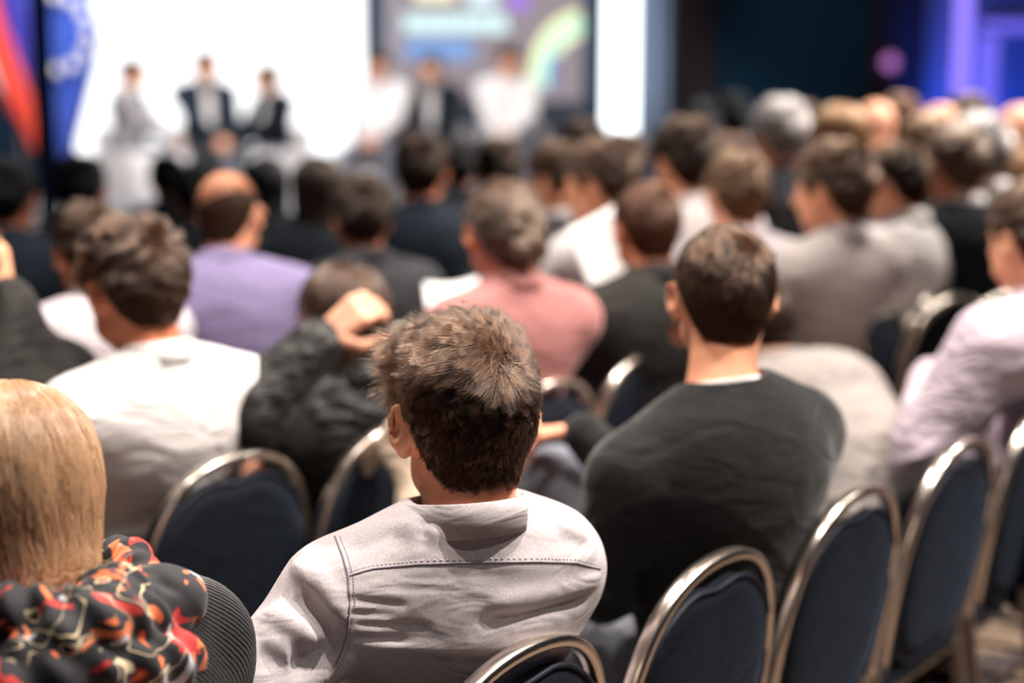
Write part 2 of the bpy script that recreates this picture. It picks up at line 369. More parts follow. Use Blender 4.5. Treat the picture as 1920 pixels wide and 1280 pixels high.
    for k in range(0 if not long_ else K, K):
        t = k/(K-1); q = base+(d*t+bi*curl*t*t*.6)*Lg+Nn*lf2*Lg*(t-.38*t*t)
        if style not in ('hero', 'crop', 'thin'):
            pass
        a = (q-np.array([0, -.018, .028]))/np.array([.079, .099, .090]); r = np.linalg.norm(a, axis=1, keepdims=True)
        q = np.where(r < 1, (q-np.array([0, -.018, .028]))/np.maximum(r, .3)+np.array([0, -.018, .028]), q)
        if style in ('bob', 'long', 'bun') and k:
            q = q.astype(F32); e = .002; f0 = hair_sdf(q, style)
            g = np.stack([hair_sdf(q+A(e, 0, 0), style)-f0, hair_sdf(q+A(0, e, 0), style)-f0, hair_sdf(q+A(0, 0, e), style)-f0], 1)/e
            q = q-g*np.minimum(f0-.0012-.004*t*rng.random(n), .02)[:, None]*np.where(f0 > .02, 0, 1)[:, None]
        pts[:, k] = q
    ng = {'hero': 1700, 'crop': 2000, 'bob': 500, 'short': 350, 'wavy': 300, 'thin': 200, 'bun': 200, 'long': 200}[style]
    gi = rng.choice(n, ng, replace=False); best = np.zeros(n, int)
    for s0 in range(0, n, 4000):
        dd = ((P[s0:s0+4000, None, :]-P[gi][None])**2).sum(2); best[s0:s0+4000] = dd.argmin(1)
    cl = {'hero': .76, 'crop': .6, 'bob': .55}.get(style, .5); gp = pts[gi][best]; q = pts-pts[:, :1]; gq = gp-pts[:, :1]
    tt = (np.linspace(0, 1, K)**1.3)[None, :, None]*cl*(1-rng.random((n, 1, 1))**3*.9); pts = pts[:, :1]+q*(1-tt)+gq*tt
    cu = bpy.data.hair_curves.new(style+'_strands'); cu.add_curves([K]*n); cu.position_data.foreach_set('vector', pts.astype(F32).ravel())
    ra = cu.attributes.new('radius', 'FLOAT', 'POINT'); rr = np.tile(np.linspace(1, .35, K)*rad, n); ra.data.foreach_set('value', rr.astype(F32))
    HAIR[style] = (mesh_np(style+'_hair', V, Fq), cu); return HAIR[style]
def sphere_mesh(name, r, nu=12, nv=8):
    v = [(0, 0, r)]+[(r*math.sin(math.pi*j/nv)*math.cos(2*math.pi*i/nu), r*math.sin(math.pi*j/nv)*math.sin(2*math.pi*i/nu), r*math.cos(math.pi*j/nv)) for j in range(1, nv) for i in range(nu)]+[(0, 0, -r)]
    f = [(0, 1+i, 1+(i+1) % nu) for i in range(nu)]+[(1+j*nu+i, 1+(j+1)*nu+i, 1+(j+1)*nu+(i+1) % nu, 1+j*nu+(i+1) % nu) for j in range(nv-2) for i in range(nu)]+[(len(v)-1, 1+(nv-2)*nu+(i+1) % nu, 1+(nv-2)*nu+i) for i in range(nu)]
    me = bpy.data.meshes.new(name); me.from_pydata(v, [], f); me.polygons.foreach_set('use_smooth', np.ones(len(f), bool)); return me
EYE = sphere_mesh('eye', .0125); IRI = sphere_mesh('iris', .0062)

# ------------------------------------------------------------------ the figure
def ik(s, wv, l1, l2, pole):
    s = np.asarray(s, float); wv = np.asarray(wv, float); d = wv-s; D = np.linalg.norm(d)
    if D > (l1+l2)*.995: wv = s+d/D*(l1+l2)*.995; d = wv-s; D = np.linalg.norm(d)
    a = (l1*l1-l2*l2+D*D)/(2*D); h = math.sqrt(max(l1*l1-a*a, 0)); u = d/D; p = np.asarray(pole, float); p = p-u*(p@u); p = nrm(p)
    return s+u*a+p*h, wv
def hand_prims(wr, dr, pn, side, curl=.5):
    "list of cones for palm, four fingers and thumb; dr = finger direction, pn = palm normal (the side fingers close to)"
    dr = nrm(dr); pn = nrm(np.asarray(pn)-dr*np.dot(pn, dr)); lat = np.cross(dr, pn)*side   # towards the thumb
    L_ = []; wr = np.asarray(wr, float)
    for o in (-.026, -.009, .009, .026): L_.append((wr+lat*o*.6, wr+dr*.088+lat*o, .013, .0115))
    for o, ln, r in ((-.030, .060, .0075), (-.011, .075, .0085), (.009, .080, .0088), (.029, .072, .0085)):
        p = wr+dr*.090+lat*o; a = .25+curl*.7
        for s, fr in ((0, .42), (1, .33), (2, .25)):
            dd = dr*math.cos(a)+pn*math.sin(a); q = p+dd*ln*fr*1.15; L_.append((p, q, r*(1-.08*s), r*(.93-.08*s))); p = q; a += curl*1.0+.12
    p = wr+dr*.025+lat*.028; dd = nrm(dr*.6+lat*.75+pn*.25); q = p+dd*.045; L_.append((p, q, .013, .0105))
    dd = nrm(dr*.9+lat*.25+pn*.45*(.5+curl)); L_.append((q, q+dd*.032, .0105, .009)); L_.append((q+dd*.03, q+dd*.055, .0095, .008))
    return L_
class Fig:
    def __init__(s, head=(0, .02, 1.245), hyaw=0, hpitch=-8, hroll=0, bow=.03, sw=.185, bulk=1., arms=None, pelvis=(0, 0, .56),
                 knees=None, feet=None, shdrop=(0, 0), shf=(0, 0), curl=(.5, .5), hdir=(None, None), hpn=(None, None), hs=1.0, puff=.0, sho=((0,0,0),(0,0,0)), nbo=(0,0,0), sf=1.0):
        s.head = np.array(head, float); s.Rh = rotz(hyaw)@rotx(hpitch)@roty(hroll); s.hs = hs; s.puff = puff
        s.pel = np.array(pelvis, float); s.bulk = bulk
        s.nb = s.head+s.Rh@np.array([0, -.035, -.05])+np.array([0, -.02, -.118])+np.array(nbo)
        m = lambda t: s.pel*(1-t)+s.nb*t
        s.waist = m(.34)+np.array([0, -bow*.8, 0]); s.chest = m(.70)+np.array([0, -bow, 0])
        s.sh = [s.nb+np.array([sd*sw, .0+shf[i], -.050-shdrop[i]])+np.array(sho[i]) for i, sd in enumerate((-1, 1))]
        arms = arms or [((-.05, .30, .66), (-.7, -.3, -.6)), ((.05, .31, .66), (.7, -.3, -.6))]
        s.el = []; s.wr = []
        for i in (0, 1):
            e, wv = ik(s.sh[i], arms[i][0], .285, .25, arms[i][1]); s.el.append(e); s.wr.append(wv)
        s.knees = [np.array(k, float) for k in (knees or [(-.13, .44, .52), (.13, .44, .52)])]
        s.feet = [np.array(k, float) for k in (feet or [(-.13, .42, .09), (.13, .42, .09)])]
        s.hands = []
        for i, sd in enumerate((-1, 1)):
            dr = hdir[i] if hdir[i] is not None else nrm(s.wr[i]-s.el[i])*.7+np.array([-sd*.35, .2, -.1]); pn = hpn[i] if hpn[i] is not None else (-sd*.3, 0, -1)
            s.hands += hand_prims(s.wr[i]+nrm(dr)*.012, dr, pn, sd, curl[i])
        s.folds = []; s.seams = []
    def torso(s, P, g=0.):
        b = s.bulk
        d = cone(P, s.pel, s.waist, .150*b+g, .140*b+g, 1.30)
        d = smin(d, cone(P, s.waist, s.chest, .143*b+g, .160*b+g, 1.42), .08)
        sl, sr = s.sh; m = (sl+sr)/2
        d = smin(d, cone(P, m+(sl-m)*.72, m+(sr-m)*.72, .070+g, .070+g, 1.05), .10)
        d = smin(d, ell(P, (s.chest+s.nb)/2+A(0, -.025, .0), (.150*b+g, .085+g, .125+g)), .06)
        for q in s.sh: d = smin(d, cone(P, s.nb+A(0, -.012, .035), q+A(0, -.005, .012), .040+g, .048+g), .045)
        return d
    def armd(s, P, i, g=0., upto=1., ge=None):
        ge = g if ge is None else ge
        sh, el, wr = s.sh[i], s.el[i], s.wr[i]
        d = cone(P, sh, el, .062+g, .047+ge); d = smin(d, cone(P, el, el+(wr-el)*upto, .046+ge, .031+ge*.9), .03)
        return d
    def skin(s, P):
        q = ((P-s.head.astype(F32))@s.Rh.astype(F32))/F32(s.hs)
        d = head_sdf(q)*s.hs
        a = s.head+s.Rh@np.array([0, -.030, -.045])*s.hs
        d = smin(d, cone(P, a, s.nb+A(0, 0, -.01), .054, .062), .035)
        t = s.torso(P, -.028); d = smin(d, t, .04)
        for i in (0, 1): d = smin(d, s.armd(P, i, -.012, 1.0), .03)
        hd = None
        for (a, b, ra, rb) in s.hands:
            c = cone(P, a, b, ra, rb); hd = c if hd is None else smin(hd, c, .006)
        d = smin(d, hd, .012)
        return d
    def cloth(s, P, g=.006, cuff=.96, wrinkle=1., seed=0.):
        d = s.torso(P, g)
        for i in (0, 1): d = smin(d, s.armd(P, i, g+.006+s.puff, cuff, g+.008+s.puff), .035)
        if wrinkle:
            x, y, z = P[:, 0], P[:, 1], P[:, 2]
            w1 = np.sin(36*(z+.25*x)+2.2*np.sin(11*x+seed)+1.7*np.sin(13*y+2*seed)); w2 = np.sin(30*(z*.8-.5*x)+2.5*np.sin(9*z+seed*3)+2*np.sin(10*y))
            mk = .5+.5*np.sin(7*x+9*z+5*seed); lo = np.clip((s.nb[2]-.10-z)/.25, 0, 1)
            d = d-wrinkle*.0075*((1-np.abs(w1))**2*mk+(1-np.abs(w2))**2*(1-mk))*(.25+.75*lo)
            for i in (0, 1):
                dd, t = seg(P, s.sh[i], s.el[i]); e, t2 = seg(P, s.el[i], s.wr[i]); near = np.exp(-((np.linalg.norm(P-s.el[i].astype(F32), axis=1)/.10)**2))
                dz = np.linalg.norm(P-s.wr[i].astype(F32), axis=1)
                d = d-wrinkle*.007*near*np.sin(dz*130+2*seed+1.5*np.sin(30*x))*np.clip(1-np.minimum(dd, e)/.1, 0, 1)
        for (a, b, wd, ht) in s.folds:
            dd, t = seg(P, a, b); d = d-ht*np.exp(-(dd/wd)**2)*(1-np.abs(2*t-1)**4*.7)
        return d
    def neckhole(s, P, r=.062):
        a = s.nb+A(0, .012, -.005); b = s.nb+A(0, .0, .16); return cone(P, a, b, r, r+.02)
    def trou(s, P):
        d = ell(P, s.pel+A(0, .02, -.02), (.180, .150, .105)); d = smin(d, ell(P, s.pel+A(0, -.02, .05), (.155, .118, .08)), .03)
        for i, sd in enumerate((-1, 1)):
            h = s.pel+np.array([sd*.09, .03, -.02]); k, f = s.knees[i], s.feet[i]
            d = smin(d, cone(P, h, k, .090, .064), .05); d = smin(d, cone(P, k, f, .062, .052), .03)
            e = np.linalg.norm(P-k.astype(F32), axis=1); d = d-.005*np.exp(-(e/.12)**2)*np.sin(e*110)
        return d
    def bounds(s, extra=.13):
        pts = np.array([s.pel, s.head, *s.sh, *s.el, *s.wr, s.chest, s.waist]); return pts.min(0)-extra, pts.max(0)+extra+np.array([0, 0, .03])
def shoe_mesh():
    def f(P):
        d = ell(P, (0, .03, .035), (.045, .135, .04)); d = smin(d, cone(P, (0, -.045, .05), (0, -.05, .09), .042, .045), .03); return smax(d, .003-P[:, 2], .006)
    return mesh_np('shoe', *surf(f, (-.07, -.13, -.02), (.07, .19, .16), .008))
SHOE_M = shoe_mesh()
def collar_ring(fig, hgt=.036, r=.066, flare=.006, tilt=-14, fold=False, up=.036):
    "stand collar: closed tilted ring around the neck"
    mb = MB(); c = fig.nb+np.array([0, .004, up]); R = rotx(tilt); pts = []
    prof0 = [(0, 0), (.004, .0), (.004+flare, hgt), (.0015+flare, hgt+.0015), (-.001, hgt)]
    for k in range(40):
        a = 2*math.pi*k/40; dip = -.030*max(0, math.cos(a))**3   # front lower
        pts.append((a, dip))
    v = []; f = []; m = 6
    for (a, dip) in pts:
        rx, ry = r, r*1.08; o = np.array([math.sin(a)*rx, math.cos(a)*ry, 0]); u = nrm(o)
        pr = [(-.001, -.014), (.006, -.014), (.0045+flare*.4, hgt*.5), (.0035+flare*.2, hgt), (.001, hgt+.001), (-.0015, hgt-.003)]
        for (q, z) in pr: v.append(c+R@(o+u*q+np.array([0, 0, z+dip])))
    n = 40
    for i in range(n):
        for j in range(m): f.append([i*m+j, ((i+1) % n)*m+j, ((i+1) % n)*m+(j+1) % m, i*m+(j+1) % m])
    return mesh_np('collar', v, f)
def folded_collar(fig, r=.063, drop=.045, tilt=-14, lift=.036):
    "turned-down shirt or jacket collar"
    c = fig.nb+np.array([0, .004, .036]); R = rotx(tilt); v = []; f = []; n = 44; m = 8
    for k in range(n):
        a = 2*math.pi*k/n; fr = max(0, math.cos(a)); dip = -.032*fr**3
        o = np.array([math.sin(a)*r, math.cos(a)*r*1.08, 0]); u = nrm(o)
        pr = [(-.001, -.012), (-.002, lift*.6), (0, lift), (.003, lift+.003), (.008, lift), (.013, lift-drop*.5), (.019, lift-drop-.012*fr), (.014, lift-drop-.012*fr+.001)]
        for (q, z) in pr: v.append(c+R@(o+u*q+np.array([0, 0, z+dip])))
    for i in range(n):
        for j in range(m): f.append([i*m+j, ((i+1) % n)*m+j, ((i+1) % n)*m+(j+1) % m, i*m+(j+1) % m])
    return mesh_np('collar', v, f)
def make_fig_data(fig, top='shirt', hb=.0055, hc=.007, seed=0., wrinkle=1., hole=.062):
    lo, hi = fig.bounds(); lo2 = lo.copy()
    body = mesh_np('body', *surf(fig.skin, lo2, hi, hb))
    cl = mesh_np('top', *surf(lambda P: smax(fig.cloth(P, seed=seed, wrinkle=wrinkle), -fig.neckhole(P, hole), .008), lo, hi, hc))
    kp = np.array([*fig.knees, *fig.feet, fig.pel]); tr = mesh_np('trousers', *surf(fig.trou, kp.min(0)-.2, kp.max(0)+.2, .012))
    if top == 'shirt': co = folded_collar(fig)
    elif top == 'jacket': co = folded_collar(fig, .072, .052)
    elif top == 'stand': co = collar_ring(fig, .029, .077, .003, -10, up=.038)
    else: co = collar_ring(fig, .010, .066, .002)
    return dict(fig=fig, body=body, cl=cl, tr=tr, co=co)
def assemble(data, root, skinm, topname, topm, hair, hairmat, colm=None, trm=None):
    fig = data['fig']
    b = obj('body', data['body'], skinm, root)
    obj(topname, data['cl'], topm, root); obj('collar', data['co'], colm or topm, root); obj('trousers', data['tr'], trm or TROU, root)
    for i in (0, 1):
        f = fig.feet[i]; obj('shoe', SHOE_M, SHOE, root, (f[0], f[1], f[2]-.09))
    for sd in (-1, 1):
        p = fig.head+fig.Rh@np.array([sd*.031, .0735, .003])*fig.hs; e = obj('eye', EYE, EYEW, root, p, fig.Rh)
        obj('iris', IRI, IRIS, e, (0, .0075, 0))
    if hair:
        hm, hc = hair_data(hair); o = obj('hair', hm, hairmat[0], root, fig.head, fig.Rh*fig.hs)
        s = obj('strands', hc, hairmat[1], o)
    return root
def local_of(root_xy, yaw, pts):
    R = rotz(-yaw); return [R@(np.asarray(p, float)-np.array([*root_xy, 0])) for p in pts]

# ------------------------------------------------------------------ chairs
PW, PZ = .203, .668
def make_chair_data():
    D = {}
    tilt = math.radians(9)
    def bp(x, z, y=0):   # back plane, leaning backwards (-y) above the seat
        h = (z-.44)*.955; return (x, -h*math.sin(tilt)+y, .44+h*math.cos(tilt))
    arch = [(-.165, .10), (-.185, .30), (-.205, .46), (-.215, .58), (-.214, .67), (-.200, .76), (-.172, .835), (-.130, .885), (-.075, .913), (0, .922)]
    arch = arch+[(-x, z) for x, z in arch[-2::-1]]
    P = np.array([bp(x, z) for x, z in arch if z >= .40]); 
    t = np.linspace(0, len(P)-1, 44); Q = np.stack([np.interp(t, range(len(P)), P[:, k]) for k in range(3)], 1)
    for _ in range(3): Q[1:-1] = (Q[:-2]+2*Q[1:-1]+Q[2:])/4
    prof = [(-.0055, -.0125), (-.0085, -.009), (-.0085, .009), (-.0055, .0125), (.0055, .0125), (.0085, .009), (.0085, -.009), (.0055, -.0125)]
    mb = MB(); mb.sweep(Q, prof); D['frame'] = mb
    def pad(front):
        v = []; f = []; n = 48; rings = 7; out = []
        for k in range(n):
            a = 2*math.pi*k/n; sx, sz = math.cos(a), math.sin(a)
            x = PW*np.sign(sx)*abs(sx)**.62; z = PZ+.222*np.sign(sz)*abs(sz)**.66
            if z > .66: x *= 1-.42*(max(0, z-.70)/.19)**2.2
            else: x *= 1-.08*((.66-z)/.2)
            z -= .022*math.exp(-(x/.06)**2)*(1 if sz > 0 else 0)     # scooped hand hold
            out.append((x, z))
        for r in range(rings):
            q = r/(rings-1)
            for (x, z) in out:
                s_ = 1-q; bul = .022*(1-s_**2.5)**.5 if s_ < 1 else 0
                cx, cz = 0, .64; v.append(bp(cx+(x-cx)*s_, cz+(z-cz)*s_, (.012+bul) if front else -(.008+bul*.55)))
        for r in range(rings-1):
            for k in range(n):
                a, b = r*n+k, r*n+(k+1) % n; f.append([a, b, b+n, a+n] if not front else [a, a+n, b+n, b])
        # rim joining to the middle
        base = len(v)
        for (x, z) in out: v.append(bp(x, z, 0))
        for k in range(n): f.append([k, base+k, base+(k+1) % n, (k+1) % n] if not front else [k, (k+1) % n, base+(k+1) % n, base+k])
        return mesh_np('pad', v, f)
    D['padf'] = pad(True); D['padb'] = pad(False)
    # piping
    n = 48; pts = []
    for k in range(n):
        a = 2*math.pi*k/n; sx, sz = math.cos(a), math.sin(a); x = PW*np.sign(sx)*abs(sx)**.62; z = PZ+.222*np.sign(sz)*abs(sz)**.66
        if z > .66: x *= 1-.42*(max(0, z-.70)/.19)**2.2
        else: x *= 1-.08*((.66-z)/.2)
        z -= .022*math.exp(-(x/.06)**2)*(1 if sz > 0 else 0); pts.append(bp(x*1.01, z, -.008))
    D['pipe'] = MB().tube(pts, .004, 6, True)
    # seat cushion
    def seatf(P):
        q = np.abs(P-A(0, .20, .435))-A(.205, .205, .028)+.025; q = np.maximum(q, 0); d = np.sqrt((q*q).sum(1))-.025
        return d-.012*np.exp(-((P[:, 0]/.15)**2+((P[:, 1]-.2)/.15)**2))
    D['seat'] = mesh_np('seat', *surf(seatf, (-.26, -.06, .36), (.26, .46, .50), .011))
    D['rail'] = MB().tube([(-.195, .01, .40), (.195, .01, .40), (.195, .39, .40), (-.195, .39, .40)], .011, 8, True, (0, 0.01, 1))
    def leg(s, front):
        if front: return MB().sweep([(s*.19, .38, .40), (s*.20, .40, .20), (s*.21, .42, .01)], [(-.009, -.012), (.009, -.012), (.009, .012), (-.009, .012)])
        return MB().sweep([(s*.200, .015, .46), (s*.200, -.01, .30), (s*.20, -.055, .01)], [(-.009, -.012), (.009, -.012), (.009, .012), (-.009, .012)])
    D['legs'] = [leg(-1, 1), leg(1, 1), leg(-1, 0), leg(1, 0)]
    D['str'] = [MB().tube([(s*.20, -.02, .24), (s*.203, .40, .22)], .007, 8) for s in (-1, 1)]+[MB().tube([(-.2, -.018, .25), (.2, -.018, .25)], .007, 8)]
    D['foot'] = MB().box((0, 0, .008), (.026, .03, .016))
    return D
def first_chair():
    D = make_chair_data(); root = thing('banquet_chair', '', 'chair')
    D['frame'].build('back_frame', METAL, root); bk = obj('backrest', D['padb'], VELV, root); obj('front_pad', D['padf'], VELV, bk)
    D['pipe'].build('piping', PIPE, bk)
    obj('seat', D['seat'], VELV, root); D['rail'].build('seat_rail', METAL_D, root)
    for i, l in enumerate(D['legs']):
        lo = l.build('leg', METAL_D, root, smooth=False); MB().box((l.v[-1][0]*.0+((-1)**(i+1))*(.21 if i < 2 else .20), .42 if i < 2 else -.055, .006), (.026, .03, .012)).build('foot_cap', PIPE, lo, smooth=False)
    for s_ in D['str']: s_.build('stretcher', METAL_D, root)
    return root
def copy_tree(o, parent=None):
    c = o.copy(); COL.objects.link(c)
    if parent: c.parent = parent
    for ch in [x for x in KIDS.get(o.name, [])]: copy_tree(ch, c)
    return c
KIDS = {}
def index_kids(o):
    KIDS[o.name] = list(o.children)
    for c in o.children: index_kids(c)
CH0 = first_chair(); index_kids(CH0); ch_used = [False]
def chair(x, y, yaw, label):
    o = CH0 if not ch_used[0] else copy_tree(CH0); ch_used[0] = True
    x += -math.sin(math.radians(yaw))*.075; y += math.cos(math.radians(yaw))*.075
    o.location = (x, y, 0); o.rotation_euler = (0, 0, math.radians(yaw)); o['label'] = label; o['group'] = 'banquet chairs in the audience rows'
    return o
# ------------------------------------------------------------------ the room
def struct(o): o['kind'] = 'structure'; return o
CARP = mat('carpet', (.06, .045, .04), .95, spec=.1)
_b = CARP.node_tree.nodes['Principled BSDF']; _n = N(CARP, 'ShaderNodeTexVoronoi', Scale=2.2); L(CARP, coords(CARP), _n.inputs['Vector'])
_n2 = N(CARP, 'ShaderNodeTexNoise', Scale=2.5, Detail=2.0, Distortion=1.5); L(CARP, coords(CARP), _n2.inputs['Vector'])
_r = ramp(CARP, [(.42, (.050, .040, .040)), (.5, (.20, .14, .10)), (.56, (.26, .19, .14)), (.6, (.055, .045, .045))]); L(CARP, _n2.outputs['Fac'], _r.inputs['Fac']); L(CARP, _r.outputs['Color'], _b.inputs['Base Color'])
_n3 = N(CARP, 'ShaderNodeTexNoise', Scale=300.0); L(CARP, coords(CARP), _n3.inputs['Vector']); L(CARP, bump_in(CARP, _n3.outputs['Fac'], .6, .004), _b.inputs['Normal'])
NAVY = mat('navy_wall', (.03, .10, .17), .9, spec=.1)
DRAPE = fabric('navy_drape', (.012, .045, .10), weave=300, folds=.02, fscale=(14, 14, .4))
BLUEG = fabric('blue_grey_drape', (.22, .27, .38), .1, weave=300, folds=.02, fscale=(14, 14, .4))
LAV = mat('lavender_panel', (.50, .47, .52), .8); BROWN = mat('dark_brown_panel', (.045, .032, .038), .7)
STAGE = mat('stage_vinyl', (.62, .60, .63), .5); SKIRT = fabric('stage_skirt', (.60, .55, .54), weave=200, folds=.02, fscale=(10, 10, .5))
def X(px, Y): return (px-960)/FPX*Y
def slab(name, x0, x1, y0, y1, z0, z1, m): return MB().box(((x0+x1)/2, (y0+y1)/2, (z0+z1)/2), (x1-x0, y1-y0, z1-z0)).build(name, m, smooth=False)
struct(slab('floor', -11, 11, -4, 18.6, -.1, 0, CARP))
struct(slab('wall_back', -11, 11, 18.4, 18.6, 0, 5.8, NAVY))
struct(slab('wall_right', 10.9, 11.1, -4, 18.6, 0, 5.8, NAVY))
struct(slab('wall_left', -11.1, -10.9, -4, 18.6, 0, 5.8, NAVY))
def drape(name, x0, x1, y, z0, z1, m, pitch=.16, amp=.05):
    n = max(8, int((x1-x0)/pitch*8)); mb = MB(); 
    for k in range(n+1):
        x = x0+(x1-x0)*k/n; d = amp*math.sin(2*math.pi*(x-x0)/pitch)+amp*.3*math.sin(5.1*x)
        for z in (z0, (z0+z1)/2, z1): mb.v += [np.array([x, y+d*(1 if z < z1 else .6), z])]
        for z in (z0, (z0+z1)/2, z1): mb.v += [np.array([x, y+.03+d*(1 if z < z1 else .6), z])]
    for k in range(n):
        a = k*6; b = a+6
        for j in (0, 1): mb.f.append([a+j, b+j, b+j+1, a+j+1]); mb.f.append([a+3+j, a+4+j, b+4+j, b+3+j])
        mb.f.append([a+2, b+2, b+5, a+5]); mb.f.append([a, a+3, b+3, b])
    for a, fl in ((0, 0), (n*6, 1)):
        for j in (0, 1): mb.f.append([a+j, a+j+1, a+j+4, a+j+3])
    return mb.build(name, m)
YS = 17.6
struct(slab('stage_floor', -8.5, 2.6, 13.2, 18.4, 0, .40, STAGE)); 
tag(drape('stage_skirt', -8.5, 2.6, 13.1, .01, .39, SKIRT), 'pale beige pleated skirt along the front of the stage', 'skirt')
tag(drape('navy_drape', X(-260, 16.6), X(150, 16.6), 16.6, .42, 5.2, DRAPE), 'dark navy pleated drape behind the flags at stage left', 'curtain')
tag(drape('navy_drape', X(690, 17.9), X(722, 17.9), 17.9, .42, 5.2, DRAPE, .1, .03), 'narrow dark navy drape between white screen and grey slide', 'curtain')
tag(drape('navy_drape', X(1088, 17.9), X(1132, 17.9), 17.9, .42, 5.2, DRAPE, .1, .03), 'narrow dark navy drape between grey slide and bright light column', 'curtain')
tag(drape('blue_grey_drape', X(1190, 17.6), X(1252, 17.6), 17.6, .01, 5.2, BLUEG, .12, .03), 'pale blue grey drape beside the bright light column', 'curtain')
struct(slab('trim_1', X(1255, 18.3), X(1335, 18.3), 18.28, 18.4, 0, 5.6, BROWN)); struct(slab('trim_2', X(1620, 18.3), X(1742, 18.3), 18.28, 18.4, 0, 5.6, BROWN))
struct(slab('trim_3', X(715, 18.2), X(762, 18.2), 18.1, 18.4, .4, 5.6, LAV))
WHITE = emis('white_screen', (.98, .985, 1), 1.25); FRM = mat('screen_frame', (.02, .03, .05), .5)
t = thing('projection_screen', 'large glowing white screen behind the three panellists at the left', 'screen', ((X(150, YS)+X(688, YS))/2, YS, .42))
hw = (X(688, YS)-X(150, YS))/2
MB().box((0, 0, 2.2), (2*hw, .04, 4.3)).build('screen_surface', WHITE, t, smooth=False)
for s in (-1, 1): MB().box((s*(hw+.02), 0, 2.2), (.04, .08, 4.4)).build('frame', FRM, t, smooth=False)
# slide
SL = emis('slide_ground', (.20, .165, .185), 1.0)
xs0, xs1 = X(757, YS), X(1092, YS); cx = (xs0+xs1)/2
t = thing('slide_screen', 'mauve grey presentation screen with blurred text bars and coloured arc', 'screen', (cx, YS, .42))
zpy = lambda py, Y=YS: CZ-(py-HZ)/FPX*Y
MB().box((0, 0, (zpy(188)+4.8)/2-.42), (xs1-xs0, .05, 4.8-zpy(188))).build('screen_surface', SL, t, smooth=False)
MB().box((0, .02, (.45+zpy(190))/2-.42), (xs1-xs0+.1, .1, zpy(190)-.45)).build('screen_stand', FRM, t, smooth=False)
def bars(name, x0, x1, y0, y1, m, n):
    "one line of lettering too blurred to read: a row of close word-blocks"
    mb = MB(); tot = x1-x0; x = x0
    for k in range(n):
        wd = tot/n*(.80+.3*rng.random()); xa, xb = x, min(x+wd*.92, x1)
        mb.box(((X(xa, YS)+X(xb, YS))/2-cx, -.032, (zpy(y0)+zpy(y1))/2-.42), (X(xb, YS)-X(xa, YS), .012, (zpy(y0)-zpy(y1)))); x = xb+tot/n*.06
        if x >= x1: break
    mb.build(name, m, t, smooth=False)
bars('text_line', 762, 960, 32, 64, emis('slide_cyan', (.50, .70, .72), 1.0), 6)
bars('text_line', 765, 898, 78, 112, emis('slide_blue', (.12, .26, .55), 1.0), 4)
bars('text_line', 782, 868, -20, 6, emis('slide_yellow', (.85, .85, .55), 1.0), 3)
bars('text_line', 878, 938, -20, 18, emis('slide_pale', (.55, .68, .75), 1.0), 2)
def disc(name, px, py, r, m):
    mb = MB(); n = 20; c = np.array([X(px, YS)-cx, -.03, zpy(py)-.42]); rr = r/FPX*YS
    mb.tube([c+np.array([0, -.01, 0]), c+np.array([0, .01, 0])], rr, n, up=(0, 0, 1)); 
    mb.v.append(c+np.array([0, -.01, 0])); q = len(mb.v)-1
    for k in range(n): mb.f.append([q, k, (k+1) % n])
    mb.build(name, m, t, smooth=False)
disc('dot', 972, 6, 20, emis('slide_purple', (.28, .14, .58), 1.0))
def arc(name, r0, r1, m, a0=92, a1=200, cxp=1092, cyp=142):
    mb = MB(); n = 24
    for k in range(n+1):
        a = math.radians(a0+(a1-a0)*k/n)
        for r in (r0, r1):
            px, py = cxp+r*math.cos(a)*.95, cyp-r*math.sin(a)*1.12
            for yy in (-.04, -.02): mb.v.append(np.array([X(px, YS)-cx, yy, zpy(py)-.42]))
    for k in range(n):
        a, b = 4*k, 4*k+4
        mb.f += [[a, b, b+2, a+2], [a+1, a+3, b+3, b+1], [a, a+1, b+1, b], [a+2, b+2, b+3, a+3]]
    mb.build(name, m, t, smooth=False)
arc('arc_band', 92, 105, emis('arc_yellow', (.80, .82, .42), 1.0), 95, 190); arc('arc_band', 72, 92, emis('arc_green', (.42, .76, .55), 1.0), 92, 196)
arc('arc_band', 60, 72, emis('arc_lime', (.75, .82, .50), 1.0), 95, 150); arc('arc_band', 60, 72, emis('arc_blue', (.12, .22, .55), 1.0), 150, 196)
t = thing('light_column', 'tall bright white light column right of the grey slide', 'light', (X(1160, 17.3), 17.3, .0))
MB().box((0, 0, (zpy(250, 17.3)+5.2)/2), (X(1190, 17.3)-X(1131, 17.3), .12, 5.2-zpy(250, 17.3))).build('diffuser', emis('column_white', (.93, .98, 1), 2.2), t, bevel=.02, smooth=False)
MB().box((0, .0, zpy(250, 17.3)/2), (.3, .14, zpy(250, 17.3))).build('base', FRM, t, smooth=False)
# blue and violet lights at the right
t = thing('lit_wall_panel', 'blue lit wall panel with glowing strips for violet light beams at the far right', 'panel', (X(1840, 18), 18.1, 0))
MB().box((0, .1, 2.7), (X(1960, 18)-X(1745, 18), .08, 5.2)).build('panel', mat('pale_panel', (.28, .28, .32), .8), t, smooth=False)
VIO = emis('violet_beam', (.28, .20, .95), 1.0); VIO2 = emis('violet_beam_soft', (.14, .12, .75), .9)
def strip(x0, x1, y0, y1, m):
    MB().box(((X(x0, 18)+X(x1, 18))/2-X(1840, 18), -.03, (zpy(y0, 18)+zpy(y1, 18))/2), (X(x1, 18)-X(x0, 18), .05, zpy(y0, 18)-zpy(y1, 18))).build('light_beam', m, t, bevel=.01, smooth=False)
strip(1780, 1806, -60, 180, VIO); strip(1826, 1858, 70, 215, VIO2); strip(1826, 1925, 44, 60, VIO2)  # glowing strips stand in for the violet beams cast on the wall
lamp('blue_uplight', (X(1800, 17.2), 16.9, .3), (X(1810, 18.2), 18.2, 1.7), 170, .1, (.02, .10, 1), 60)
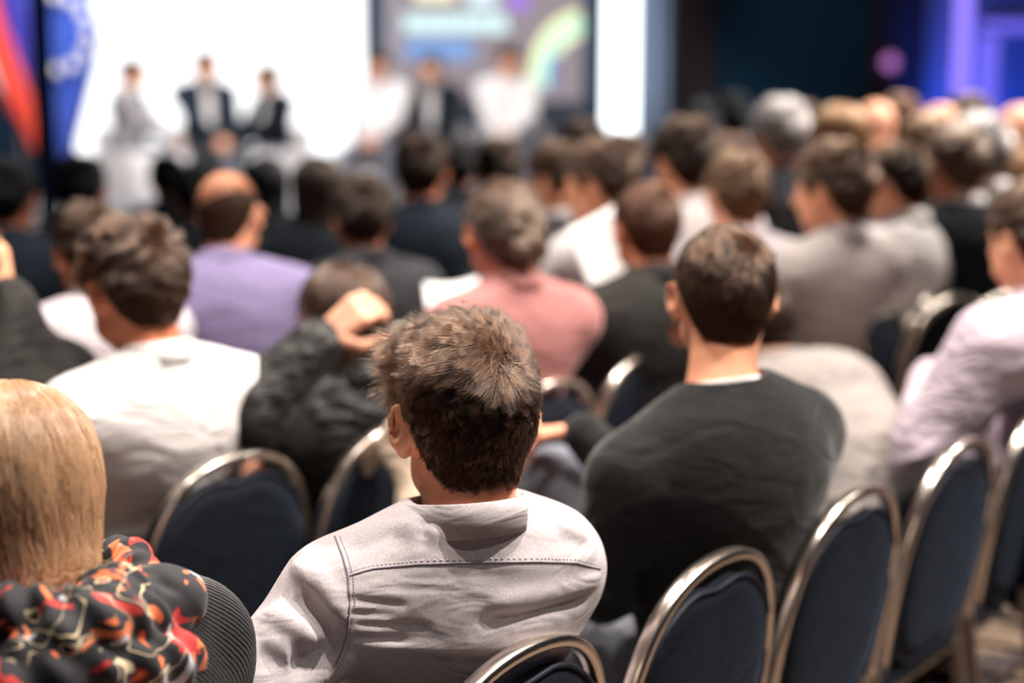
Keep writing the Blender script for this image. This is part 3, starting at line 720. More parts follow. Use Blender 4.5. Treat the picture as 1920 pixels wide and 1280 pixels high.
t = thing('pink_lamp', 'small round pink lamp glowing on the dark wall panel', 'lamp', (X(1658, 18.2), 18.2, zpy(118, 18.2)))
obj('bulb', sphere_mesh('bulb', .085), emis('pink_glow', (.36, .13, .40), 1.0), t); MB().box((0, .07, 0), (.06, .1, .06)).build('bracket', FRM, t, smooth=False)
# flags
def striped(name, cols, axis_scale, rot):
    m = mat(name, cols[0][1], .75, sheen=.2); b = m.node_tree.nodes['Principled BSDF']; tc = N(m, 'ShaderNodeTexCoord'); sp = N(m, 'ShaderNodeSeparateXYZ'); L(m, tc.outputs['Object'], sp.inputs[0])
    a = N(m, 'ShaderNodeMath', operation='MULTIPLY_ADD'); a.inputs[1].default_value = rot; a.inputs[2].default_value = -rot*1.6; L(m, sp.outputs['Z'], a.inputs[0])
    c = N(m, 'ShaderNodeMath', operation='MULTIPLY_ADD'); c.inputs[1].default_value = axis_scale; L(m, sp.outputs['X'], c.inputs[0]); L(m, a.outputs[0], c.inputs[2])
    d = N(m, 'ShaderNodeMath', operation='ADD'); d.inputs[1].default_value = .5; L(m, c.outputs[0], d.inputs[0])
    r = ramp(m, cols, 'CONSTANT'); L(m, d.outputs[0], r.inputs['Fac']); L(m, r.outputs['Color'], b.inputs['Base Color']); return m
def flag(name, label, outline, Y, m, pleats):
    "draped cloth; outline = list of (z, xleft, xright)"
    x0 = sum(o[1]+o[2] for o in outline)/2/len(outline)
    t = thing(name, label, 'flag', (x0, Y, .0)); mb = MB(); nu, nv = 36, 30; zs = [o[0] for o in outline][::-1]
    for side in (0, .012):
        for j in range(nv+1):
            z = outline[0][0]+(outline[-1][0]-outline[0][0])*j/nv
            xl = np.interp(z, zs, [o[1] for o in outline][::-1]); xr = np.interp(z, zs, [o[2] for o in outline][::-1])
            for i in range(nu+1):
                u = i/nu; mb.v.append(np.array([xl+(xr-xl)*u-x0, side+.05*math.sin(2*math.pi*pleats*u+.8*j/nv)*(.4+.6*j/nv), z+.04*math.sin(7*u)*(j/nv)]))
    o_ = (nu+1)*(nv+1)
    for j in range(nv):
        for i in range(nu):
            a = j*(nu+1)+i; mb.f.append([a, a+1, a+nu+2, a+nu+1]); mb.f.append([o_+a, o_+a+nu+1, o_+a+nu+2, o_+a+1])
    c = mb.build('cloth', m, t); return t, c
def fx(px, Y): return X(px, Y)
Y1 = 12.6; zz = lambda py: CZ-(py-HZ)/FPX*Y1
RWB = striped('flag_red_blue', [(0, (.78, .80, .85)), (.24, (.85, .08, .045)), (.60, (.035, .03, .36)), (.90, (.05, .08, .45))], 1.6, .42)
t1, _ = flag('national_flag', 'draped red and blue flag hanging at the far left', [(zz(-160), fx(-60, Y1), fx(76, Y1)), (zz(20), fx(-30, Y1), fx(74, Y1)), (zz(150), fx(0, Y1), fx(86, Y1)), (zz(250), fx(50, Y1), fx(96, Y1)), (zz(285), fx(66, Y1), fx(88, Y1))], Y1, RWB, 3)
EUB = mat('flag_blue', (.03, .09, .50), .7, sheen=.2); Y2 = 12.4
t2, c2 = flag('starred_flag', 'draped blue flag with a ring of pale stars beside the white screen', [(zz(-160), fx(112, Y2), fx(170, Y2)), (zz(0), fx(113, Y2), fx(184, Y2)), (zz(70), fx(113, Y2), fx(204, Y2)), (zz(120), fx(112, Y2), fx(192, Y2)), (zz(200), fx(112, Y2), fx(168, Y2)), (zz(290), fx(112, Y2), fx(140, Y2))], Y2, EUB, 2)
STAR = mat('star_gold', (.95, .90, .78), .6)
def star_mesh():
    v = [(0, -.006, 0)]; f = []
    for k in range(10): a = math.pi/2+k*math.pi/5; r = .062 if k % 2 == 0 else .027; v.append((r*math.cos(a), 0, r*math.sin(a)))
    v += [(x, .006, z) for (x, y, z) in v[1:]]; f = [(0, 1+k, 1+(k+1) % 10) for k in range(10)]+[(1+k, 11+k, 11+(k+1) % 10, 1+(k+1) % 10) for k in range(10)]
    me = bpy.data.meshes.new('star'); me.from_pydata(v, [], f); return me
SM = star_mesh()
for k in range(12):
    a = math.radians(90-30*k); px, py = 122+62*math.cos(a), 66-66*math.sin(a)
    if px < 116: continue
    obj('star', SM, STAR, c2, (fx(px, Y2)-t2.location.x, -.075, zz(py)))
for (t_, px, lab) in ((t1, 40, 0), (t2, 118, 0)):
    x = fx(px, Y1)-t_.location.x
    MB().tube([(x, .1, .03), (x, .1, 3.3)], .016, 8, up=(0, 1, 0)).build('pole', METAL_D, t_); MB().tube([(x, .1, 0), (x, .1, .04)], lambda q: .17-.05*q, 20, up=(0, 1, 0)).build('base', METAL_D, t_)
Y3 = 9.6; zb = lambda py: CZ-(py-HZ)/FPX*Y3
t = thing('banner_stand', 'narrow dark navy banner with a pale green pointed tip between the flags', 'banner', (X(93, Y3), Y3, 0))
MB().box((0, 0, (zb(410)+3.3)/2), (.125, .02, 3.3-zb(410))).build('banner_cloth', DRAPE, t, smooth=False)
mb = MB(); h0, h1 = zb(411), zb(466)
for y in (-.012, .012): mb.v += [np.array([-.1, y, h0]), np.array([.1, y, h0]), np.array([.03, y, h1]), np.array([-.03, y, h1])]
mb.f = [[0, 1, 2, 3], [4, 7, 6, 5], [0, 4, 5, 1], [1, 5, 6, 2], [2, 6, 7, 3], [3, 7, 4, 0]]
mb.build('tip', mat('pale_green_cloth', (.60, .72, .58), .7), t, smooth=False)
MB().tube([(0, .03, .02), (0, .03, 3.3)], .014, 8).build('pole', METAL_D, t); MB().tube([(0, .03, 0), (0, .03, .03)], .15, 20).build('base', METAL_D, t)
# ------------------------------------------------------------------ people: cloth materials
def solid(nm, c, **k): return fabric(nm, c, **k)
CHAMB = fabric('chambray', (.60, .54, .55), .18, .9, 1500, .004, .1, col2=(.50, .45, .475), mott=55)
SWEAT = fabric('dark_knit', (.014, .014, .0138), .2, .95, 1200, .006, .25); WSHIRT = fabric('white_shirt', (.86, .82, .81), .04, .8, 900, .010, .1)
OLIVE = fabric('black_olive_jacket', (.014, .013, .012), .15, .45, 700, .020, .1); LGREYW = fabric('pale_grey_shirt', (.46, .42, .40), .06, .85, 900, .01)
ROSE = fabric('rose_shirt', (.40, .17, .16), .08, .9, 900, .006)
CHARC = fabric('charcoal_suit', (.024, .022, .0205), .2, .85, 900, .008); GREYJ = fabric('warm_grey_shirt', (.27, .24, .225), .08, .9, 900, .012)
LILAC = fabric('lilac_shirt', (.56, .46, .53), .06, .85, 900, .014); PURP = fabric('purple_shirt', (.24, .20, .36), .08, .85, 900, .008)
BLACK = fabric('black_cloth', (.006, .010, .016), .2, .9, 900, .008); NAVJ = fabric('navy_jacket', (.006, .014, .026), .2, .85, 900, .008)
GREYS = fabric('grey_jacket', (.055, .055, .063), .15, .9, 900, .008); LGREY = fabric('light_grey_shirt', (.62, .56, .60), .05, .85, 900, .01); TAN = fabric('tan_top', (.5, .33, .22), .1)
KNIT = mat('black_rib_knit', (.022, .022, .025), .95, sheen=.5, spec=.1)
_b = KNIT.node_tree.nodes['Principled BSDF']; _w = N(KNIT, 'ShaderNodeTexWave', Scale=58.0, Distortion=1.2, wave_type='BANDS', bands_direction='DIAGONAL'); _w.inputs['Detail Scale'].default_value = 2.0
L(KNIT, coords(KNIT), _w.inputs['Vector']); _r = ramp(KNIT, [(0, (.008, .008, .010)), (1, (.026, .024, .026))]); L(KNIT, _w.outputs['Fac'], _r.inputs['Fac']); L(KNIT, _r.outputs['Color'], _b.inputs['Base Color'])
L(KNIT, bump_in(KNIT, _w.outputs['Fac'], 1.0, .006), _b.inputs['Normal'])
WTEE = fabric('white_tee', (.85, .78, .76), .05)
G = 'seated audience'
def hero(label, head, hip, yaw, hyaw, hair, hm, topname, topm, skinm=None, arms=None, elbows=None, opts=None, mk=None, colm=None, trm=None, foldsw=(), pre=None, group=G, zbase=0, knees=None, feet=None, handw=None):
    "unique figure. head, arms, elbows are world points"
    R = rotz(-yaw); root0 = np.array([hip[0], hip[1], zbase])
    loc = lambda p: R@(np.asarray(p, float)-root0)
    o = dict(opts or {}); o['head'] = loc(head); o['hyaw'] = hyaw-yaw
    if arms: o['arms'] = [((loc(a[0]) if a[0] is not None else d[0]), a[1]) for a, d in zip(arms, [((-.05, .30, .66), 0), ((.05, .31, .66), 0)])]
    if knees: o['knees'] = [loc(k) for k in knees]; o['feet'] = [loc(k) for k in feet]
    if handw: o['hdir'] = [R@np.array(h) if h is not None else None for h in handw[0]]; o['hpn'] = [R@np.array(h) if h is not None else None for h in handw[1]]
    f = Fig(**o)
    for i, e in enumerate(elbows or []):
        if e is not None: f.el[i] = loc(e)
    if pre: pre(f, loc)
    d = make_fig_data(f, **(mk or {}))
    root = thing('person', label, 'person', root0, math.radians(yaw), group); assemble(d, root, skinm or SKIN, topname, topm, hair, hm, colm, trm)
    return root, f, loc
def raycast_cloth(f, loc, yaw, root0, px, py, seed=0.):
    "where the line of sight through a photograph pixel meets the figure's clothing (figure frame)"
    R = rotz(-yaw); o = loc((0, 0, CZ)); d = nrm(loc(W(px, py, 2.))-o); t = 1.0
    for _ in range(60):
        p = (o+d*t).astype(F32)[None]; v = float(f.cloth(p, seed=seed, wrinkle=0)[0])
        if v < .0008: break
        t += max(v*.8, .001)
        if t > 6: return None
    return o+d*t
def path_on(f, loc, yaw, pts, seed=0., n=8):
    out = []
    for a, b in zip(pts[:-1], pts[1:]):
        for k in range(n):
            q = raycast_cloth(f, loc, yaw, None, a[0]+(b[0]-a[0])*k/n, a[1]+(b[1]-a[1])*k/n, seed)
            if q is not None: out.append(q)
    return out
# ---- the man in the chambray shirt, in focus
YAW0 = 22
def pre_front(f, loc):
    fo = []
    def F(a, b, wd, ht): 
        p, q = raycast_cloth(f, loc, YAW0, None, *a), raycast_cloth(f, loc, YAW0, None, *b)
        if p is not None and q is not None: fo.append((p, q, wd, ht))
    F((930, 1130), (1120, 1085), 0.0102, 0.0120); F((900, 1165), (1110, 1120), 0.0119, -0.0090); F((930, 1190), (1110, 1160), 0.0119, 0.0150)
    F((660, 1170), (800, 1178), 0.0051, -0.0090); F((680, 1228), (1020, 1225), 0.0068, -0.0105); F((690, 1215), (1000, 1210), 0.0102, 0.0090); F((1040, 1210), (1115, 1235), 0.0068, 0.0150)
    F((655, 1125), (760, 1135), 0.0051, -0.0060); F((655, 1150), (740, 1152), 0.0051, -0.0075); F((660, 1195), (760, 1200), 0.0051, -0.0075)
    F((560, 1110), (620, 1190), 0.0136, -0.0240); F((590, 1070), (640, 1150), 0.0102, 0.0180); F((520, 1150), (600, 1215), 0.0153, 0.0240); F((540, 1240), (640, 1215), 0.0187, -0.0270)
    F((555, 1060), (600, 1100), 0.0085, 0.0180); F((500, 1190), (560, 1240), 0.0119, 0.0150); F((800, 975), (790, 1010), 0.0085, -0.0075); F((740, 985), (830, 1000), 0.0119, 0.0090)
    F((1040, 975), (1100, 1010), 0.0119, 0.0105); F((1080, 1100), (1130, 1180), 0.0085, 0.0120); F((930, 1060), (1120, 1045), 0.0136, 0.0060); F((1060, 1250), (1110, 1215), 0.0051, -0.0090)
    F((1040, 1150), (1085, 1235), .06, .022)
    f.folds += fo
    f.seamy = [raycast_cloth(f, loc, YAW0, None, x, y) for x, y in ((655, 1082), (760, 1060), (900, 1056), (1050, 1057), (1130, 1075))]
FR_HEAD = W(876, 797, 2.0)
front, ff, floc = hero('man in focus, grey chambray shirt and tousled brown hair, seen from behind', FR_HEAD, (-.125, 2.17), YAW0, 14, 'hero', H_BRN, 'shirt', CHAMB, SKIN,
    arms=[(W(300, 1330, 1.95), (-.9, -.3, -.5)), (None, (.7, -.2, -.6))], elbows=[W(478, 1300, 1.80), None],
    opts=dict(sw=.165, bow=-.005, hpitch=-10, hs=1.06, sho=((-.01, .0, .0), (-.035, .035, .0)), nbo=(-.020, .0, .012), bulk=.97), mk=dict(top='stand', hb=.0042, hc=.0036, seed=1.3, wrinkle=.25, hole=.058), pre=pre_front)
# yoke and armhole stitching: raised double seam lying on the cloth
def seam(name, f, loc, yaw, root, pts, m, r=.0011, dash=False, puck=0):
    P_ = path_on(f, loc, yaw, pts, n=10)
    P_ = np.array(P_); Pq = P_.astype(F32).copy(); e = .003
    for _ in range(3):
        f0 = f.cloth(Pq, wrinkle=.25, seed=1.3); g = np.stack([f.cloth(Pq+A(*(e*(k == j) for j in range(3))), wrinkle=.25, seed=1.3)-f0 for k in range(3)], 1)/e
        Pq = Pq-g*(f0-r*.4)[:, None]
    mb = MB()
    if dash:
        T = np.linspace(0, len(Pq)-1, len(Pq)*2); Q = np.stack([np.interp(T, range(len(Pq)), Pq[:, k]) for k in range(3)], 1)
        for a, b in zip(Q[:-1:2], Q[1::2]): mb.tube([a, a*.4+b*.6], r*.6, 5, up=(0, .1, 1))
    else: mb.tube(Pq, r, 6, up=(0.1, .1, 1))
    return mb.build(name, m, root)
SEAMD = fabric('chambray_seam', (.30, .27, .31), .1); SEAML = fabric('chambray_thread', (.70, .66, .68), .1)
yoke = [(656, 1078), (700, 1066), (780, 1058), (900, 1054), (1010, 1053), (1080, 1055), (1132, 1068)]
arm = [(628, 1005), (642, 1040), (653, 1080), (656, 1130), (652, 1180), (640, 1225), (622, 1262), (610, 1278)]
for nm, pts, m, r, ds in (('yoke_seam', yoke, SEAMD, .0012, 0), ('yoke_stitching', [(x, y-7) for x, y in yoke], SEAML, .0012, 1), ('armhole_seam', arm, SEAMD, .0013, 0), ('armhole_stitching', [(x+9, y) for x, y in arm], SEAML, .0012, 1)):
    try: seam(nm, ff, floc, YAW0, front, pts, m, r, ds)
    except Exception as ex: print('seam', nm, ex)
# beard shadow
def beard(P): 
    q = ((P-ff.head.astype(F32))@ff.Rh.astype(F32)); X_ = np.abs(q[:, 0]); d = head_sdf(q, False)-.0025
    return smax(smax(d, q[:, 2]+.030+.0*X_, .01), -(q[:, 1]-.005-.25*(q[:, 2]+.03)), .006)
c_ = ff.head; obj('beard', mesh_np('beard', *surf(beard, c_-.14, c_+np.array([.14, .16, .03]), .005)), H_BRN[0], front)

# ---- the man in the dark sweater
h2 = W(1356, 560, 2.64)
sw_, f2, l2_ = hero('man in dark grey sweater over white tee, cropped brown hair, both ears showing', h2, (.36, 2.66), 30, 4, 'crop', H_BRN, 'sweater', SWEAT, SKIN,
    arms=[(W(1060, 1090, 2.75), (-.9, -.2, -.4)), (W(1012, 808, 3.12), (.5, -.3, -.8))], elbows=[W(1130, 1090, 2.52), W(1190, 920, 3.0)],
    opts=dict(sw=.182, bow=.05, hpitch=-6, shdrop=(.055, .015), nbo=(-.03, 0, -.012), bulk=1.0), mk=dict(top='crew', hb=.005, hc=.0055, seed=.4, wrinkle=.9, hole=.070), colm=WTEE, trm=JEANS,
    knees=[(.0, 3.06, .53), (.09, 3.13, .78)], feet=[(-.02, 3.14, .09), (-.25, 3.28, .52)])
# ---- white shirt
wm, f3, l3 = hero('man in crisp white shirt turned left, dark combed hair, red lit ear', W(250, 548, 2.98), (-.80, 3.15), 38, 46, 'wavy', H_BRN, 'shirt', WSHIRT, SKIN_D,
    opts=dict(sw=.18, bow=.03, hpitch=-12, nbo=(.015, 0, -.01), bulk=.98), mk=dict(top='shirt', hb=.006, hc=.006, seed=2.2, wrinkle=1.1))
# ---- blonde woman with scarf
BL_H = W(18, 925, 1.68)
bl, f4, l4 = hero('blonde woman in black ribbed cardigan with a dark patterned scarf, bottom left', BL_H, (-.47, 1.60), 42, 38, 'bob', H_BLD, 'cardigan', KNIT, SKIN_P,
    opts=dict(sw=.175, bow=.05, hpitch=-14, bulk=.98, puff=.012), mk=dict(top='crew', hb=.006, hc=.006, seed=.9, wrinkle=.4), colm=ROSE)
SCARF = mat('printed_scarf', (.02, .02, .025), .8, sheen=.2); _b = SCARF.node_tree.nodes['Principled BSDF']; v = coords(SCARF)
def _mask(vec, sc, lo, hi, dist=1.5, detail=1.0, typ='ShaderNodeTexNoise'):
    n = N(SCARF, typ, Scale=sc); 
    if typ.endswith('Noise'): n.inputs['Distortion'].default_value = dist; n.inputs['Detail'].default_value = detail
    L(SCARF, vec, n.inputs['Vector']); return n.outputs['Fac']
prev = None
for sc, stops, col in ((15.0, [(.60, 0), (.615, 1)], (.50, .035, .03)), (21.0, [(.64, 0), (.655, 1)], (.85, .20, .07)), (12.0, [(.68, 0), (.70, 1)], (.50, .52, .56)), (17.0, [(.488, 0), (.492, 1), (.512, 1), (.516, 0)], (.72, .58, .38))):
    mp = N(SCARF, 'ShaderNodeMapping'); mp.inputs['Location'].default_value = (sc, sc*2, 3); tcn = N(SCARF, 'ShaderNodeTexCoord'); L(SCARF, tcn.outputs['Object'], mp.inputs['Vector'])
    fac = _mask(mp.outputs['Vector'], sc, 0, 0); r = ramp(SCARF, [(p, (q, q, q)) for p, q in stops]); L(SCARF, fac, r.inputs['Fac'])
    if sc == 17.0:
        g = N(SCARF, 'ShaderNodeTexNoise', Scale=6.0); L(SCARF, mp.outputs['Vector'], g.inputs['Vector']); gr = ramp(SCARF, [(.50, (0, 0, 0)), (.53, (1, 1, 1))]); L(SCARF, g.outputs['Fac'], gr.inputs['Fac'])
        mu = N(SCARF, 'ShaderNodeMath', operation='MULTIPLY'); L(SCARF, r.outputs['Color'], mu.inputs[0]); L(SCARF, gr.outputs['Color'], mu.inputs[1]); facs = mu.outputs[0]
    else: facs = r.outputs['Color']
    mx = N(SCARF, 'ShaderNodeMix', data_type='RGBA'); L(SCARF, facs, mx.inputs[0])
    if prev is None: mx.inputs[6].default_value = (.018, .018, .022, 1)
    else: L(SCARF, prev, mx.inputs[6])
    mx.inputs[7].default_value = (*col, 1); prev = mx.outputs[2]
L(SCARF, prev, _b.inputs['Base Color'])
def scarf(P):
    c = f4.nb; q = P-c.astype(F32); an = np.arctan2(q[:, 0], -q[:, 1]); d = None
    for (rx, ry, z0, tilt, ra, ph) in ((.092, .098, .030, .25, .036, 0), (.118, .125, -.004, .34, .040, 1.1), (.140, .145, -.040, .30, .036, 2.3), (.105, .110, .055, .12, .028, 3.)):
        rr = np.sqrt((q[:, 0]/rx)**2+(q[:, 1]/ry)**2)+1e-6; R_ = (rx+ry)/2; dr = (rr-1)*R_; dz = q[:, 2]-(z0-tilt*q[:, 1]*1.0+.012*np.sin(3*an+ph))
        e = np.sqrt(dr*dr+dz*dz)-(ra+.006*np.sin(5*an+2*ph)+.004*np.sin(23*an+60*dz+ph)); d = e if d is None else smin(d, e, .010)
    d = smin(d, ell(q, (.12, -.07, .045), (.05, .04, .036))-.004*np.sin(90*q[:, 0]+50*q[:, 2]), .012)
    return d*.8
nb4 = f4.nb; sc_o = obj('scarf', mesh_np('scarf', *surf(scarf, nb4-np.array([.24, .24, .16]), nb4+np.array([.24, .24, .15]), .004)), SCARF, bl)
mb = MB(); pts = []
for k in range(60):
    a = 2*math.pi*k/60; p = np.array([math.sin(a)*.172, -math.cos(a)*.178, -.085-.32*(-math.cos(a)*.178)]); pts.append(f4.nb+p)
mb.tube(pts, .008, 8, True, up=(0, 0, 1)); mb.build('collar_edge', fabric('peach_trim', (.80, .42, .28), .1), bl)
# ---- woman with her hand behind her head
wr5 = W(598, 640, 3.10)
ra, f5, l5 = hero('woman in black jacket raising a hand to the back of her long brown hair', W(640, 600, 3.34), (-.45, 3.52), 34, 34, 'long', H_BRN, 'jacket', OLIVE, SKIN_P,
    arms=[(wr5, (-.9, -.3, -.2)), (None, (.7, -.3, -.6))], elbows=[W(462, 775, 3.02), None], handw=[((.78, .1, .62), None), ((.35, .9, -.3), None)],
    opts=dict(sw=.165, bow=.03, hs=.96, bulk=.93, puff=.012, curl=(.55, .5)), mk=dict(top='jacket', hb=.0048, hc=.006, seed=3.3, wrinkle=1.3))
# ---- bun woman, jacket man, leaning man, lilac man, left arm man
bu, f6, l6 = hero('woman in rose shirt with grey brown hair pinned in a low bun', W(942, 440, 3.72), (-.06, 3.86), 30, 22, 'bun', H_GRY, 'shirt', ROSE, SKIN_D,
    opts=dict(sw=.165, bow=.03, bulk=.92), mk=dict(top='shirt', hb=.0065, hc=.0075, seed=1.), )
jm, f7, l7 = hero('man in charcoal suit with close cropped chestnut hair behind the sweater man', W(1210, 432, 4.15), (.33, 4.22), 28, 20, 'crop', H_RED, 'suit_jacket', CHARC, SKIN_D,
    opts=dict(sw=.195, bow=.04, bulk=1.02, hs=1.02), mk=dict(top='jacket', hb=.007, hc=.0075, seed=2.))
gm, f8, l8 = hero('man in light grey shirt in left profile, thick wavy brown hair', W(1556, 362, 4.4), (.80, 4.66), 30, 56, 'wavy', H_BRN, 'shirt', LGREYW, SKIN,
    opts=dict(sw=.165, bow=.03, bulk=.95, hpitch=-4, nbo=(0, .02, 0)), mk=dict(top='shirt', hb=.007, hc=.008, seed=4., wrinkle=1.))
bp_, f8b, l8b = hero('person in warm grey shirt bent far forward, broad rounded back, head hidden', W(1415, 620, 4.0), (.86, 3.56), 31, 31, 'short', H_DRK, 'shirt', GREYJ, SKIN,
    arms=[(W(1350, 900, 3.95), (-.7, .0, -.6)), (W(1440, 900, 4.0), (.5, .0, -.8))], opts=dict(sw=.16, bow=.085, bulk=1.16, hpitch=-30, nbo=(0, -.02, .03)), mk=dict(top='shirt', hb=.009, hc=.008, seed=6., wrinkle=.7))
lm, f9, l9 = hero('man in loose lilac shirt at the right edge, one elbow out', W(1932, 455, 3.55), (1.30, 3.62), 35, 30, 'short', H_BRN, 'shirt', LILAC, SKIN,
    arms=[(W(1752, 715, 3.75), (-.8, -.3, -.5)), (None, (.7, -.3, -.6))], elbows=[W(1745, 835, 3.42), None],
    opts=dict(sw=.19, bow=.05, bulk=1.08, puff=.022, hpitch=-4), mk=dict(top='shirt', hb=.0065, hc=.007, seed=.2, wrinkle=1.4))
la, f10, l10 = hero('person in dark jacket at the left edge, bare hand raised to the face', W(-95, 520, 3.0), (-1.10, 3.05), 25, 20, 'short', H_DRK, 'jacket', CHARC, SKIN,
    arms=[(None, (-.7, -.3, -.6)), (W(12, 565, 3.02), (.8, -.3, -.5))], elbows=[None, W(72, 745, 2.92)], handw=[(None, (-.2, .1, .95)), (None, (-.8, .3, 0))],
    opts=dict(sw=.19, puff=.014), mk=dict(top='jacket', hb=.007, hc=.0075, seed=5., wrinkle=1.3))

# ------------------------------------------------------------------ the rest of the audience: four shared builds
def variant(**k):
    mk = k.pop('mk', {}); return make_fig_data(Fig(**k), hb=.0085, hc=.0105, **mk)
VAR = {'ahead': variant(mk=dict(top='shirt', seed=1.)), 'left': variant(hyaw=32, mk=dict(top='jacket', seed=2.)), 'right': variant(hyaw=-24, mk=dict(top='shirt', seed=3.)),
       'chin': variant(hyaw=12, hpitch=-14, head=(.0, .10, 1.22), arms=[((-.05, .30, .66), (-.7, -.3, -.6)), ((.05, .22, 1.06), (.7, -.3, -.8))], hdir=(None, (-.3, -.3, .9)), hpn=(None, (-.6, -.5, 0)), mk=dict(top='jacket', seed=4.))}
VAR['raised'] = variant(hyaw=-14, arms=[((-.05, .30, .66), (-.7, -.3, -.6)), ((.19, .20, .97), (.8, -.3, -.6))], hdir=(None, (-.35, .25, .9)), hpn=(None, (-.5, .4, 0)), mk=dict(top='jacket', seed=4.))
SEATED = []
def person(label, px, py, Y, yaw, var, hair, hm, topname, topm, skinm=SKIN, colm=None, wid=1.0, zbase=0, trm=None, group=G):
    d = VAR[var]; fg = d['fig']; h = W(px, py, Y); s = min(1.10, max(.90, (h[2]-zbase)/fg.head[2])); R = rotz(yaw)
    r = h-R@(fg.head*np.array([s*wid, s*wid, s])); r[2] = zbase
    root = thing('person', label, 'person', r, math.radians(yaw), group, (s*wid, s*wid, s)); assemble(d, root, skinm, topname, topm, hair, hm, colm, trm)
    return root
